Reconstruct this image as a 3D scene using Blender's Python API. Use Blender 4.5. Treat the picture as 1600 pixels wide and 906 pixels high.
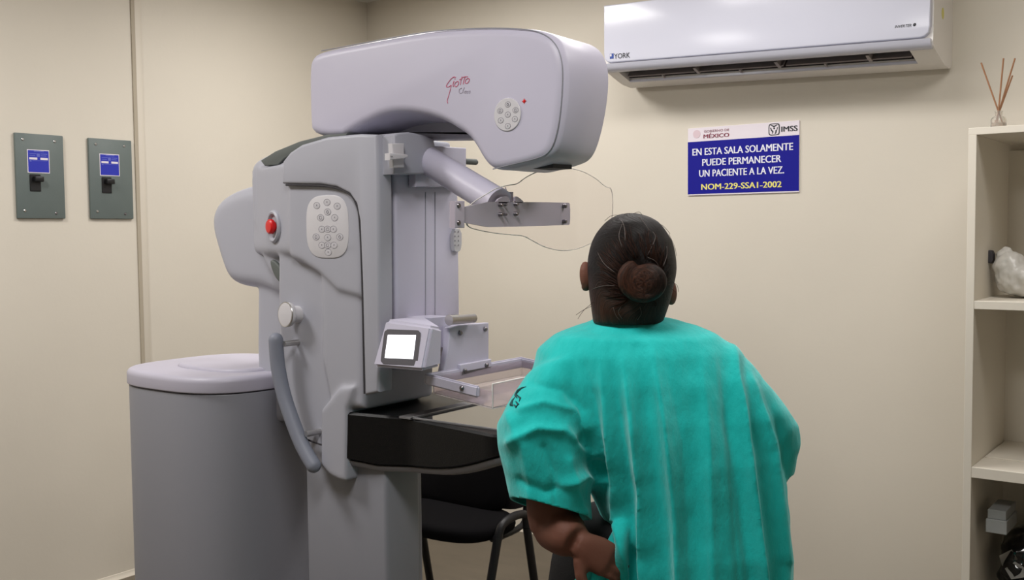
import bpy, bmesh, math, random
import numpy as np
from math import sin, cos, pi, radians, atan
from mathutils import Vector, Matrix, noise

random.seed(7)
for _o in list(bpy.data.objects):
    bpy.data.objects.remove(_o)
SC = bpy.context.scene
COL = SC.collection

# ------------------------------------------------------------------ camera
FPX = 1600.0
CZ = 1.45
_yaw = radians(36.87); _p = atan(92 / 1600.0); _a = 0.0097
_fh = Vector((-sin(_yaw), cos(_yaw), 0)); _r0 = Vector((cos(_yaw), sin(_yaw), 0)); _up = Vector((0, 0, 1))
FW = _fh * cos(_p) - _up * sin(_p)
_u0 = _r0.cross(FW)
RT = _r0 * cos(_a) - _u0 * sin(_a)
UP = _r0 * sin(_a) + _u0 * cos(_a)
CAM = Vector((0, 0, CZ))
cd = bpy.data.cameras.new('camera'); cd.sensor_width = 36; cd.lens = 36; cd.clip_start = 0.05
cam = bpy.data.objects.new('camera', cd); COL.objects.link(cam)
_m = Matrix((RT, UP, -FW)).transposed().to_4x4(); _m.translation = CAM
cam.matrix_world = _m
SC.camera = cam

# ------------------------------------------------------------------ light and exposure
SC.view_settings.view_transform = 'Standard'
SC.view_settings.look = 'None'
SC.view_settings.gamma = 1
SC.view_settings.use_curve_mapping = False
SC.view_settings.exposure = 0.16
w = bpy.data.worlds.new('world'); SC.world = w; w.use_nodes = True
w.node_tree.nodes['Background'].inputs[0].default_value = (0.8, 0.86, 1, 1)
w.node_tree.nodes['Background'].inputs[1].default_value = 0.02


def area(name, loc, sx, sy, power, color):
    l = bpy.data.lights.new(name, 'AREA'); l.shape = 'RECTANGLE'; l.size = sx; l.size_y = sy
    l.energy = power; l.color = color
    o = bpy.data.objects.new(name, l); COL.objects.link(o); o.location = loc
    return o


LC = (1.0, 0.97, 0.94)
area('ceiling_panel_light_corner', (-2.85, 2.95, 2.63), 0.5, 0.5, 18, LC)
area('ceiling_panel_light_back', (-1.6, 2.9, 2.63), 1.1, 0.3, 15, LC)
area('ceiling_panel_light_shelf', (-0.35, 2.55, 2.63), 0.6, 0.6, 13, LC)
area('ceiling_panel_light_left', (-3.05, 0.95, 2.63), 0.5, 0.5, 26, LC)
area('ceiling_panel_light_near', (-1.0, 0.75, 2.63), 0.6, 0.6, 26, LC)


# ------------------------------------------------------------------ pixel -> point on a plane of the room
def ray(x, y):
    return FW * FPX + RT * (x - 800) + UP * (453 - y)


def onp(ax, v, x, y):
    d = ray(x, y); t = (v - CAM[ax]) / d[ax]
    return CAM + d * t


def PX(v, x, y): return onp(0, v, x, y)
def PY(v, x, y): return onp(1, v, x, y)
def PZ(v, x, y): return onp(2, v, x, y)
def AT(x, y, d): return CAM + ray(x, y) * (d / FPX)


def XZ(v, pts): return [(PY(v, *q).x, PY(v, *q).z) for q in pts]
def YZ(v, pts): return [(PX(v, *q).y, PX(v, *q).z) for q in pts]
def XY(v, pts): return [(PZ(v, *q).x, PZ(v, *q).y) for q in pts]


# ------------------------------------------------------------------ materials
def lin(c):
    return tuple((v / 12.92 if v <= 0.04045 else ((v + 0.055) / 1.055) ** 2.4) for v in [x / 255 for x in c])


def mat(name, rgb, rough=0.5, metal=0.0, bump=0.0, bscale=200.0, var=0.0, vscale=3.0, coat=0.0, spec=0.5,
        trans=0.0, emit=0.0, sheen=0.0, ior=1.45, bstretch=(1, 1, 1)):
    m = bpy.data.materials.new(name); m.use_nodes = True
    nt = m.node_tree; b = nt.nodes['Principled BSDF']
    c = lin(rgb) + (1,)
    b.inputs['Base Color'].default_value = c
    b.inputs['Roughness'].default_value = rough
    b.inputs['Metallic'].default_value = metal
    b.inputs['Specular IOR Level'].default_value = spec
    b.inputs['Coat Weight'].default_value = coat
    b.inputs['Coat Roughness'].default_value = 0.08
    b.inputs['Transmission Weight'].default_value = trans
    b.inputs['IOR'].default_value = ior
    b.inputs['Sheen Weight'].default_value = sheen
    if emit:
        b.inputs['Emission Color'].default_value = c
        b.inputs['Emission Strength'].default_value = emit
    tc = nt.nodes.new('ShaderNodeTexCoord')
    mp = nt.nodes.new('ShaderNodeMapping'); nt.links.new(tc.outputs['Object'], mp.inputs[0])
    mp.inputs['Scale'].default_value = bstretch
    if var:
        n = nt.nodes.new('ShaderNodeTexNoise'); n.inputs['Scale'].default_value = vscale; n.inputs['Detail'].default_value = 5
        nt.links.new(mp.outputs[0], n.inputs['Vector'])
        r = nt.nodes.new('ShaderNodeMapRange'); r.inputs[1].default_value = 0.25; r.inputs[2].default_value = 0.75
        r.inputs[3].default_value = 1 - var; r.inputs[4].default_value = 1 + var
        nt.links.new(n.outputs['Fac'], r.inputs[0])
        mx = nt.nodes.new('ShaderNodeVectorMath'); mx.operation = 'SCALE'; mx.inputs[0].default_value = c[:3]
        nt.links.new(r.outputs[0], mx.inputs['Scale']); nt.links.new(mx.outputs[0], b.inputs['Base Color'])
    if bump:
        n2 = nt.nodes.new('ShaderNodeTexNoise'); n2.inputs['Scale'].default_value = bscale; n2.inputs['Detail'].default_value = 3
        nt.links.new(mp.outputs[0], n2.inputs['Vector'])
        bp = nt.nodes.new('ShaderNodeBump'); bp.inputs['Strength'].default_value = bump; bp.inputs['Distance'].default_value = 0.002
        nt.links.new(n2.outputs['Fac'], bp.inputs['Height']); nt.links.new(bp.outputs[0], b.inputs['Normal'])
    return m


M = {}
M['wall'] = mat('wall_cream', (212, 205, 192), 0.75, bump=0.15, bscale=60, var=0.025, vscale=2.0)
M['ceil'] = mat('ceiling_white', (215, 212, 205), 0.85, bump=0.1, bscale=80)
M['trim'] = mat('trim_cream', (206, 198, 184), 0.55, bump=0.05)
M['joint'] = mat('batten_shade_paint', (172, 162, 145), 0.8, bump=0.05)  # shadow side of the batten put into the colour
M['base'] = mat('cove_base_brown', (70, 55, 46), 0.5, bump=0.05)
M['lav'] = mat('moulded_plastic_pale_lavender', (193, 190, 208), 0.42, bump=0.05, bscale=500, var=0.01)
M['grey'] = mat('moulded_plastic_grey', (170, 171, 182), 0.45, bump=0.06, bscale=500, var=0.012)
M['grey2'] = mat('painted_sheet_grey', (140, 141, 150), 0.5, bump=0.05, bscale=400, var=0.012)
M['dgrey'] = mat('slot_dark_grey', (95, 100, 98), 0.6, bump=0.05)
M['seam'] = mat('seam_dark', (58, 56, 60), 0.7, bump=0.03)
M['gapgrey'] = mat('gap_dark_grey', (72, 71, 77), 0.7, bump=0.03)
M['lid'] = mat('lid_plastic', (180, 177, 192), 0.45, bump=0.04)
M['pad'] = mat('keypad_membrane', (205, 203, 208), 0.35, bump=0.03)
M['padkey'] = mat('keypad_key', (196, 194, 200), 0.4, bump=0.03)
M['padink'] = mat('keypad_ink', (128, 126, 136), 0.5, bump=0.02)
M['red'] = mat('button_red', (215, 28, 30), 0.35, bump=0.03)
M['logo'] = mat('logo_ink_pink', (196, 104, 130), 0.5, bump=0.02)
M['logog'] = mat('logo_ink_grey', (158, 150, 164), 0.5, bump=0.02)
M['chrome'] = mat('brushed_chrome', (200, 198, 196), 0.28, metal=1.0, bump=0.05, bscale=300)
M['steel'] = mat('painted_steel_bracket', (180, 172, 186), 0.4, metal=0.1, bump=0.04, bscale=300)
M['bolt'] = mat('bolt_steel', (140, 136, 140), 0.3, metal=1.0, bump=0.03)
M['carbon'] = mat('carbon_black', (13, 13, 15), 0.4, bump=0.25, bscale=350, spec=0.3)
M['glassblack'] = mat('gloss_black_panel', (14, 14, 15), 0.06, bump=0.01, bscale=5, coat=0.6, spec=0.9)
M['tray'] = mat('underside_grey', (120, 118, 122), 0.45, bump=0.05)
M['rail'] = mat('ribbed_rail', (120, 119, 121), 0.35, metal=0.0, bump=0.03)
M['acryl'] = mat('clear_acrylic', (252, 250, 250), 0.03, trans=1.0, ior=1.2, bump=0.005, bscale=4)
M['edge'] = mat('acrylic_edge_painted_light', (240, 237, 234), 0.15, trans=0.0, ior=1.2, bump=0.005)  # opaque whitish colour standing in for light piped to the clear edges
M['pan'] = mat('clear_pan_plastic', (244, 236, 240), 0.05, trans=0.88, ior=1.2, bump=0.005)
M['screen'] = mat('lit_screen', (246, 246, 255), 0.3, emit=1.6, bump=0.01)
M['bezel'] = mat('screen_bezel', (88, 86, 92), 0.4, bump=0.03)
M['handle'] = mat('grip_blue_grey', (128, 132, 146), 0.5, bump=0.08, bscale=500)
M['acwhite'] = mat('aircon_gloss_panel', (196, 197, 210), 0.16, bump=0.005, bscale=10, spec=0.35)
M['acbody'] = mat('aircon_body_white', (226, 222, 218), 0.45, bump=0.04, var=0.02)
M['acdark'] = mat('aircon_cavity', (48, 43, 44), 0.7, bump=0.1)
M['acvane'] = mat('aircon_vane', (150, 142, 142), 0.5, bump=0.05, var=0.06, vscale=20)
M['navy'] = mat('sign_blue', (18, 18, 138), 0.6, spec=0.25, bump=0.02)
M['signwhite'] = mat('sign_white', (226, 218, 226), 0.45, bump=0.02)
M['txtwhite'] = mat('sign_letter_white', (228, 228, 240), 0.5, bump=0.02)
M['txtyellow'] = mat('sign_letter_yellow', (232, 222, 120), 0.5, bump=0.02)
M['maroon'] = mat('sign_letter_maroon', (128, 50, 72), 0.5, bump=0.02)
M['pinkish'] = mat('sign_seal_pink', (214, 192, 200), 0.5, bump=0.02)
M['ink'] = mat('black_ink', (34, 36, 42), 0.5, bump=0.02)
M['blueink'] = mat('blue_ink', (24, 60, 140), 0.5, bump=0.02)
M['plate'] = mat('breaker_plate_grey', (98, 108, 106), 0.5, bump=0.15, bscale=300, var=0.05, vscale=12)
M['sticker'] = mat('sticker_blue', (34, 44, 170), 0.45, bump=0.02)
M['stickink'] = mat('sticker_ink_pale_blue', (96, 104, 190), 0.5, bump=0.02)
M['black'] = mat('breaker_black', (20, 20, 22), 0.4, bump=0.05)
M['melamine'] = mat('shelf_white_melamine', (224, 217, 204), 0.45, bump=0.03, var=0.012)
M['reed'] = mat('reed_brown', (150, 108, 78), 0.8, bump=0.2, bscale=300, var=0.1, vscale=40)
M['glass'] = mat('bottle_glass', (245, 242, 236), 0.05, trans=0.85, ior=1.3, bump=0.01)
M['bagwhite'] = mat('white_plastic_film', (205, 202, 196), 0.3, bump=0.5, bscale=50, var=0.06, vscale=14)
M['bagblack'] = mat('black_plastic_film', (26, 26, 28), 0.16, bump=0.6, bscale=40, coat=0.4)
M['carton'] = mat('carton_white', (160, 163, 163), 0.6, bump=0.08, var=0.06, vscale=30)
M['paper'] = mat('label_paper', (170, 168, 164), 0.6, bump=0.05, var=0.06, vscale=30)
M['chairfab'] = mat('chair_black_fabric', (19, 18, 20), 0.95, bump=0.5, bscale=900, spec=0.1)
M['chairshell'] = mat('chair_shell_plastic', (58, 52, 54), 0.55, bump=0.08)
M['chairmetal'] = mat('chair_frame_black', (24, 23, 26), 0.45, bump=0.05)
M['skin'] = mat('skin_brown', (108, 68, 54), 0.68, bump=0.12, bscale=250, var=0.05, vscale=12)
M['pants'] = mat('trousers_black', (22, 22, 25), 0.85, bump=0.3, bscale=400)
M['shoe'] = mat('shoe_dark', (34, 32, 34), 0.5, bump=0.1)
M['embroid'] = mat('sleeve_print_dark_green', (10, 70, 72), 0.6, bump=0.05)


def mat_floor():
    m = mat('floor_vinyl', (98, 89, 76), 0.4, bump=0.03, bscale=20, var=0.12, vscale=5.0, bstretch=(1, 3, 1))
    return m


M['floor'] = mat_floor()


def mat_gown():
    m = mat('gown_teal_cotton', (26, 180, 178), 0.8, sheen=0.5, spec=0.2)
    nt = m.node_tree; b = nt.nodes['Principled BSDF']
    b.inputs['Sheen Roughness'].default_value = 0.5
    b.inputs['Sheen Tint'].default_value = (0.6, 0.95, 0.95, 1)
    tc = nt.nodes.new('ShaderNodeTexCoord')
    mp = nt.nodes.new('ShaderNodeMapping'); mp.inputs['Scale'].default_value = (1, 1, 0.5)
    nt.links.new(tc.outputs['Object'], mp.inputs[0])
    n = nt.nodes.new('ShaderNodeTexNoise'); n.inputs['Scale'].default_value = 38; n.inputs['Detail'].default_value = 8; n.inputs['Roughness'].default_value = 0.65
    nt.links.new(mp.outputs[0], n.inputs['Vector'])
    cr = nt.nodes.new('ShaderNodeValToRGB')
    cr.color_ramp.elements[0].position = 0.3; cr.color_ramp.elements[0].color = lin((14, 182, 178)) + (1,)
    cr.color_ramp.elements[1].position = 0.75; cr.color_ramp.elements[1].color = lin((32, 196, 192)) + (1,)
    nt.links.new(n.outputs['Fac'], cr.inputs[0]); nt.links.new(cr.outputs[0], b.inputs['Base Color'])
    n2 = nt.nodes.new('ShaderNodeTexNoise'); n2.inputs['Scale'].default_value = 700; n2.inputs['Detail'].default_value = 2
    nt.links.new(tc.outputs['Object'], n2.inputs['Vector'])
    n3 = nt.nodes.new('ShaderNodeTexNoise'); n3.inputs['Scale'].default_value = 42; n3.inputs['Detail'].default_value = 8; n3.inputs['Roughness'].default_value = 0.6
    nt.links.new(mp.outputs[0], n3.inputs['Vector'])
    b1 = nt.nodes.new('ShaderNodeBump'); b1.inputs['Strength'].default_value = 0.35; b1.inputs['Distance'].default_value = 0.001
    b2 = nt.nodes.new('ShaderNodeBump'); b2.inputs['Strength'].default_value = 0.5; b2.inputs['Distance'].default_value = 0.006
    nt.links.new(n2.outputs['Fac'], b1.inputs['Height']); nt.links.new(n3.outputs['Fac'], b2.inputs['Height'])
    nt.links.new(b2.outputs[0], b1.inputs['Normal']); nt.links.new(b1.outputs[0], b.inputs['Normal'])
    return m


M['gown'] = mat_gown()


# ------------------------------------------------------------------ object helpers
def tag(o, label=None, cat=None, group=None, kind=None):
    if label: o['label'] = label
    if cat: o['category'] = cat
    if group: o['group'] = group
    if kind: o['kind'] = kind
    return o


def empty(name, loc, label, cat, group=None):
    o = bpy.data.objects.new(name, None); COL.objects.link(o); o.location = loc; o.empty_display_size = 0.1
    return tag(o, label, cat, group)


def root_loc(p):
    v = Vector((0, 0, 0))
    while p is not None:
        v += Vector(p.location); p = p.parent
    return v


def obj(name, bm, m, parent=None, smooth=35, origin=None):
    """links one mesh; vertices were given in room coordinates"""
    bmesh.ops.recalc_face_normals(bm, faces=bm.faces[:])
    base = root_loc(parent)
    if origin is None:
        if parent is None:
            zs = [v.co.z for v in bm.verts]; xs = [v.co.x for v in bm.verts]; ys = [v.co.y for v in bm.verts]
            origin = Vector(((min(xs) + max(xs)) / 2, (min(ys) + max(ys)) / 2, min(zs)))
        else:
            origin = base
    for v in bm.verts: v.co -= origin
    me = bpy.data.meshes.new(name); bm.to_mesh(me); bm.free()
    me.materials.append(M[m])
    if smooth:
        me.shade_smooth()
        me.set_sharp_from_angle(angle=radians(smooth))
    o = bpy.data.objects.new(name, me); COL.objects.link(o)
    o.location = origin - base
    o.parent = parent
    return o


def BM(): return bmesh.new()


def box(bm, x0, x1, y0, y1, z0, z1, bev=0.0, seg=2):
    r = bmesh.ops.create_cube(bm, size=1)
    for v in r['verts']:
        v.co = Vector((x0 + (v.co.x + .5) * (x1 - x0), y0 + (v.co.y + .5) * (y1 - y0), z0 + (v.co.z + .5) * (z1 - z0)))
    if bev:
        es = {e for v in r['verts'] for e in v.link_edges}
        bmesh.ops.bevel(bm, geom=list(es), offset=bev, segments=seg, affect='EDGES', profile=0.5)


def chaikin(p, n=2, closed=True, keep=0.25):
    for _ in range(n):
        q = []
        L = len(p)
        for i in range(L if closed else L - 1):
            a = p[i]; b = p[(i + 1) % L]
            q.append(tuple(a[k] * (1 - keep) + b[k] * keep for k in range(len(a))))
            q.append(tuple(a[k] * keep + b[k] * (1 - keep) for k in range(len(a))))
        if not closed: q = [p[0]] + q + [p[-1]]
        p = q
    return p


def area2(p):
    return sum(p[i][0] * p[(i + 1) % len(p)][1] - p[(i + 1) % len(p)][0] * p[i][1] for i in range(len(p)))


def inset(p, d):
    n = len(p); out = []
    for i in range(n):
        a = Vector(p[i - 1]); b = Vector(p[i]); c = Vector(p[(i + 1) % n])
        e1 = (b - a); e2 = (c - b)
        if e1.length < 1e-9 or e2.length < 1e-9: out.append(p[i]); continue
        e1.normalize(); e2.normalize()
        n1 = Vector((-e1.y, e1.x)); n2 = Vector((-e2.y, e2.x))
        m_ = n1 + n2
        if m_.length < 1e-6: out.append(p[i]); continue
        m_.normalize(); k = min(1.6, 1 / max(0.3, m_.dot(n1)))
        q = b + m_ * d * k
        out.append((q.x, q.y))
    return out


def slab(bm, pts, axis, lo, hi, rlo=0.0, rhi=0.0, seg=4):
    """prism over a 2D outline with rounded rims at both ends"""
    p = [tuple(q) for q in pts]
    if area2(p) < 0: p = p[::-1]

    def to3(q, h):
        if axis == 'y': return (q[0], h, q[1])
        if axis == 'x': return (h, q[0], q[1])
        return (q[0], q[1], h)
    levels = []
    if rlo:
        for i in range(seg + 1):
            t = i / seg * pi / 2
            levels.append((lo + rlo * (1 - sin(t)), rlo * (1 - cos(t))))
        levels = levels[::-1]
        levels = [(lo + rlo * (1 - cos(i / seg * pi / 2)), rlo * (1 - sin(i / seg * pi / 2))) for i in range(seg + 1)]
    else:
        levels.append((lo, 0))
    if rhi:
        levels += [(hi - rhi * (1 - sin(i / seg * pi / 2)), rhi * (1 - cos(i / seg * pi / 2))) for i in range(seg + 1)]
    else:
        levels.append((hi, 0))
    rings = []
    for h, d in levels:
        q = inset(p, d) if d > 1e-6 else p
        rings.append([bm.verts.new(to3(a, h)) for a in q])
    n = len(p)
    for a, b in zip(rings, rings[1:]):
        for i in range(n):
            bm.faces.new((a[i], a[(i + 1) % n], b[(i + 1) % n], b[i]))
    bm.faces.new(rings[0][::-1]); bm.faces.new(rings[-1])


def spline(pts, n=8):
    P = [Vector(p) for p in pts]; out = []
    for i in range(len(P) - 1):
        p0 = P[max(i - 1, 0)]; p1 = P[i]; p2 = P[i + 1]; p3 = P[min(i + 2, len(P) - 1)]
        for k in range(n):
            t = k / n
            out.append(0.5 * ((2 * p1) + (p2 - p0) * t + (2 * p0 - 5 * p1 + 4 * p2 - p3) * t * t + (3 * p1 - p0 - 3 * p2 + p3) * t ** 3))
    out.append(P[-1]); return out


def tube(bm, pts, r, seg=10, round_ends=False):
    P = [Vector(p) for p in pts]; n = len(P)
    R = list(r) if hasattr(r, '__len__') else [r] * n
    if round_ends:
        t0 = (P[0] - P[1]).normalized(); t1 = (P[-1] - P[-2]).normalized()
        pre = [(P[0] + t0 * R[0] * s, R[0] * max(0.12, (1 - s * s) ** .5)) for s in (0.98, 0.85, 0.6, 0.3)]
        post = [(P[-1] + t1 * R[-1] * s, R[-1] * max(0.12, (1 - s * s) ** .5)) for s in (0.3, 0.6, 0.85, 0.98)]
        P = [a for a, _ in pre] + P + [a for a, _ in post]
        R = [b for _, b in pre] + R + [b for _, b in post]; n = len(P)
    rings = []; up = None
    for i in range(n):
        t = (P[min(i + 1, n - 1)] - P[max(i - 1, 0)]).normalized()
        if up is None:
            up = Vector((0, 0, 1)) if abs(t.z) < 0.9 else Vector((1, 0, 0))
        up = (up - t * up.dot(t)).normalized(); s = t.cross(up)
        rings.append([bm.verts.new(P[i] + (up * cos(a) + s * sin(a)) * R[i]) for a in [2 * pi * k / seg for k in range(seg)]])
    for a, b in zip(rings, rings[1:]):
        for i in range(seg): bm.faces.new((a[i], a[(i + 1) % seg], b[(i + 1) % seg], b[i]))
    bm.faces.new(rings[0][::-1]); bm.faces.new(rings[-1])


def cyl(bm, a, b, r0, r1=None, seg=20):
    tube(bm, [a, b], [r0, r0 if r1 is None else r1], seg)


def ell(bm, c, rx, ry, rz, rot=None, u=20, v=14):
    m = Matrix.Translation(c) @ (rot.to_4x4() if rot else Matrix.Identity(4)) @ Matrix.Diagonal((rx, ry, rz, 1))
    bmesh.ops.create_uvsphere(bm, u_segments=u, v_segments=v, radius=1, matrix=m)


def lathe(bm, prof, c, seg=28):
    rings = [[bm.verts.new((c[0] + r * cos(2 * pi * k / seg), c[1] + r * sin(2 * pi * k / seg), c[2] + z)) for k in range(seg)] for r, z in prof]
    for a, b in zip(rings, rings[1:]):
        for i in range(seg): bm.faces.new((a[i], a[(i + 1) % seg], b[(i + 1) % seg], b[i]))
    bm.faces.new(rings[0][::-1]); bm.faces.new(rings[-1])


def loft(bm, rings, cap=True):
    V = [[bm.verts.new(p) for p in r] for r in rings]; n = len(V[0])
    for a, b in zip(V, V[1:]):
        for i in range(n): bm.faces.new((a[i], a[(i + 1) % n], b[(i + 1) % n], b[i]))
    if cap: bm.faces.new(V[0][::-1]); bm.faces.new(V[-1])


def ring(c, u, v, n=28, e=2.0):
    out = []
    for k in range(n):
        a = 2 * pi * k / n; ca, sa = cos(a), sin(a)
        fu = math.copysign(abs(ca) ** (2 / e), ca); fv = math.copysign(abs(sa) ** (2 / e), sa)
        out.append(Vector(c) + Vector(u) * fu + Vector(v) * fv)
    return out


def evaluated(bm, mods):
    """a new bmesh after modifiers such as a voxel remesh and smoothing"""
    bmesh.ops.recalc_face_normals(bm, faces=bm.faces[:])
    me = bpy.data.meshes.new('tmp'); bm.to_mesh(me); bm.free()
    o = bpy.data.objects.new('tmp', me); COL.objects.link(o)
    for typ, kw in mods:
        md = o.modifiers.new(typ, typ)
        for k, v in kw.items(): setattr(md, k, v)
    dg = bpy.context.evaluated_depsgraph_get(); dg.update()
    me2 = bpy.data.meshes.new_from_object(o.evaluated_get(dg))
    bpy.data.objects.remove(o); bpy.data.meshes.remove(me)
    b2 = bmesh.new(); b2.from_mesh(me2); bpy.data.meshes.remove(me2)
    return b2


def remesh(bm, vox, it=8, fac=0.5):
    return evaluated(bm, [('REMESH', dict(mode='VOXEL', voxel_size=vox, adaptivity=0)), ('SMOOTH', dict(factor=fac, iterations=it))])


def text(bm, s, p0, u, v, width, height, nrm, off=0.0008, bold=0.0, shear=0.0):
    """flat lettering: left end of the baseline p0, reading direction u, up v"""
    cu = bpy.data.curves.new('t', 'FONT'); cu.body = s; cu.size = 1; cu.shear = shear
    cu.resolution_u = 3
    o = bpy.data.objects.new('t', cu); COL.objects.link(o)
    dg = bpy.context.evaluated_depsgraph_get(); dg.update()
    me = bpy.data.meshes.new_from_object(o.evaluated_get(dg))
    bpy.data.objects.remove(o); bpy.data.curves.remove(cu)
    xs = [q.co.x for q in me.vertices]
    x0, x1 = min(xs), max(xs)
    sx = width / (x1 - x0); sy = height / 0.69
    p0 = Vector(p0); u = Vector(u); v = Vector(v); nrm = Vector(nrm)
    for n_, dx in enumerate((-bold, -bold / 2, 0, bold / 2, bold) if bold else (0,)):
        vs = [bm.verts.new(p0 + u * ((q.co.x - x0 + dx) * sx) + v * (q.co.y * sy) + nrm * (off + n_ * .00004)) for q in me.vertices]
        for f in me.polygons:
            try: bm.faces.new([vs[i] for i in f.vertices])
            except ValueError: pass
    bpy.data.meshes.remove(me)


# ------------------------------------------------------------------ room
LX, BY, CEIL, RX, NY = -3.894, 3.935, 2.66, 1.6, -2.4


def struct(name, bm, m):
    return tag(obj(name, bm, m, None, 30), kind='structure')


b = BM(); box(b, LX - .1, RX + .1, NY - .1, BY + .1, -0.1, 0); struct('floor', b, 'floor')
b = BM(); box(b, LX - .1, RX + .1, NY - .1, BY + .1, CEIL, CEIL + .1); struct('ceiling', b, 'ceil')
b = BM(); box(b, LX - .1, LX, NY - .1, BY + .1, 0, CEIL); struct('wall_left', b, 'wall')
b = BM(); box(b, LX, RX, BY, BY + .1, 0, CEIL); struct('wall_back', b, 'wall')
b = BM(); box(b, RX, RX + .1, NY - .1, BY + .1, 0, CEIL); struct('wall_right', b, 'wall')
b = BM(); box(b, LX, RX, NY - .1, NY, 0, CEIL); struct('wall_front', b, 'wall')
# vertical batten covering the panel joint of the left wall
b = BM(); box(b, LX, LX + .006, 2.552, 2.582, 0.1, CEIL, 0.003); struct('trim_1', b, 'trim')
b = BM(); box(b, LX, LX + .006, 2.536, 2.552, 0.1, CEIL); struct('trim_shade', b, 'joint')  # darker strip beside the batten, painted as its shadow side


def cove(name, along, lo, hi):
    prof = [(0, 0), (.02, 0), (.02, .002), (.012, .006), (.006, .012), (.003, .02), (0, .022)]
    bb = BM()
    if along == 'y': slab(bb, [(LX + a, z) for a, z in prof], 'y', lo, hi)
    else: slab(bb, [(BY - a, z) for a, z in prof], 'x', lo, hi)
    struct(name, bb, 'trim')


cove('baseboard_left', 'y', NY, BY)
cove('baseboard_back', 'x', LX, RX)

# ------------------------------------------------------------------ mammography machine
mm = empty('mammography_machine', (-1.95, 2.09, 0),
           'large pale lavender mammography machine with overhanging arm beside the woman', 'medical machine')

# pedestal column under the housing
b = BM()
box(b, -2.20, -1.885, 1.945, 2.082, 0.05, 0.87, 0.012, 3)
box(b, -2.20, -2.0, 2.0, 2.22, 0.05, 0.87, 0.012, 3)
box(b, -2.34, -1.78, 1.90, 2.30, 0.0, 0.05, 0.015, 2)
obj('pedestal', b, 'grey2', mm)

# upper front column that carries the paddle carriage
b = BM()
box(b, -2.1, -1.85, 1.962, 2.222, 1.085, 1.66, 0.010, 3)
box(b, -2.2, -2.045, 1.975, 2.25, 0.90, 1.1, 0.006, 2)
o_col = obj('front_column', b, 'lav', mm)
b = BM()
tube(b, [PX(-1.849, 665, y) for y in (300, 498)], 0.0009, 6)
tube(b, [PX(-1.849, 680, y) for y in (300, 498)], 0.0009, 6)
obj('guide_slot', b, 'grey2', o_col)
# block on top of the column
b = BM()
top = chaikin(YZ(-1.80, [(622, 262), (622, 212), (640, 209), (662, 212), (679, 220), (681, 262)]), 1)
slab(b, YZ(-1.80, [(616, 272), (616, 212), (622, 208), (640, 206), (664, 211), (678, 217), (680, 224), (680, 272)]), 'x', -2.06, -1.80, .012, .006)
obj('column_head', b, 'grey', mm)
# label clip
b = BM()
slab(b, YZ(-1.79, [(611, 224), (630, 224), (630, 262), (613, 262)]), 'x', -1.80, -1.786, 0, .003)
slab(b, YZ(-1.775, [(608, 239), (635, 241), (637, 243), (636, 246), (630, 248), (608, 250)]), 'x', -1.79, -1.772, 0, .003)
clip = obj('angle_clip', b, 'pad', mm)
b = BM()
p0 = PX(-1.7715, 609.5, 245.5)
text(b, 'PWR', p0, (0, 1, 0), (0, 0, 1), 0.010, 0.0035, (1, 0, 0))
obj('clip_marking', b, 'seam', clip)
# plate behind the shield arm with its peg
b = BM()
slab(b, YZ(-1.82, [(650, 226), (729, 231), (729, 272), (720, 292), (650, 292)]), 'x', -1.845, -1.82, 0, .004)
pl = obj('arm_mount_plate', b, 'lav', mm)
b = BM(); a = PX(-1.83, 727, 252)
tube(b, [a, a + Vector((0, .045, .0))], .0085, 12, True)
obj('locking_peg', b, 'dgrey', pl)

# rounded rear cover and its neck
b = BM()
rear = [(322, 350), (330, 316), (354, 298), (392, 286), (470, 284), (470, 472), (432, 466), (404, 452), (366, 448), (348, 436), (335, 398)]
slab(b, chaikin(XZ(1.99, rear), 2), 'y', 1.99, 2.24, .045, .03, 5)
slab(b, XZ(2.01, [(400, 430), (500, 430), (500, 660), (403, 660), (399, 540)]), 'y', 2.01, 2.24, .02, .02)
b = remesh(b, .006, 10)
rc = obj('rear_cover', b, 'grey', mm, 60)
b = BM()
slab(b, chaikin(XZ(1.93, [(409, 405), (419, 408), (431, 425), (434, 446), (424, 442), (414, 426)]), 2), 'y', 1.955, 1.99, .006, .0)
obj('hinge_cover', b, 'dgrey', rc)

# main side housing
b = BM()
E1 = [(434, 258), (470, 224), (510, 213), (560, 209), (590, 211), (590, 300), (590, 480), (566, 500), (562, 600), (543, 626), (541, 752), (538, 752), (520, 746), (500, 728), (475, 706), (452, 672), (437, 610), (433, 450)]
slab(b, XZ(1.93, E1), 'y', 1.93, 2.235, .012, .02)
E2 = [(387, 262), (400, 246), (440, 232), (470, 224), (470, 440), (433, 447), (412, 420), (399, 380), (391, 340)]
slab(b, chaikin(XZ(1.965, E2), 1), 'y', 1.965, 2.235, .025, .03)
zt_, zb_ = PY(1.93, 430, 258).z, PY(1.93, 430, 402).z
planU = [(PY(1.99, 391, 300).x, 2.12), (PY(1.99, 391, 300).x, 1.992), (PY(1.95, 412, 300).x, 1.945), (PY(1.91, 442, 300).x, 1.912), (PY(1.9, 475, 300).x, 1.902), (PY(1.9, 566, 300).x, 1.90), (PY(1.9, 566, 300).x, 2.12)]
slab(b, chaikin(planU, 1, True, .15), 'z', zb_, zt_, .03, .004)
E3 = [(446, 262), (470, 240), (562, 222), (566, 300), (568, 470), (525, 458), (497, 430), (470, 412), (450, 404), (446, 380)]
slab(b, XZ(1.902, E3), 'y', 1.902, 2.2, .02, .02)
E3b = [(490, 250), (562, 250), (568, 470), (568, 640), (515, 640), (500, 560), (498, 430)]
slab(b, XZ(1.912, E3b), 'y', 1.912, 2.2, .02, .02)
E5 = [(500, 640), (530, 606), (552, 604), (548, 622), (541, 640), (540, 752), (532, 752), (515, 744), (500, 728)]
slab(b, XZ(1.90, E5), 'y', 1.90, 2.2, .008, .02)
b = remesh(b, .0055, 9)
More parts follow.
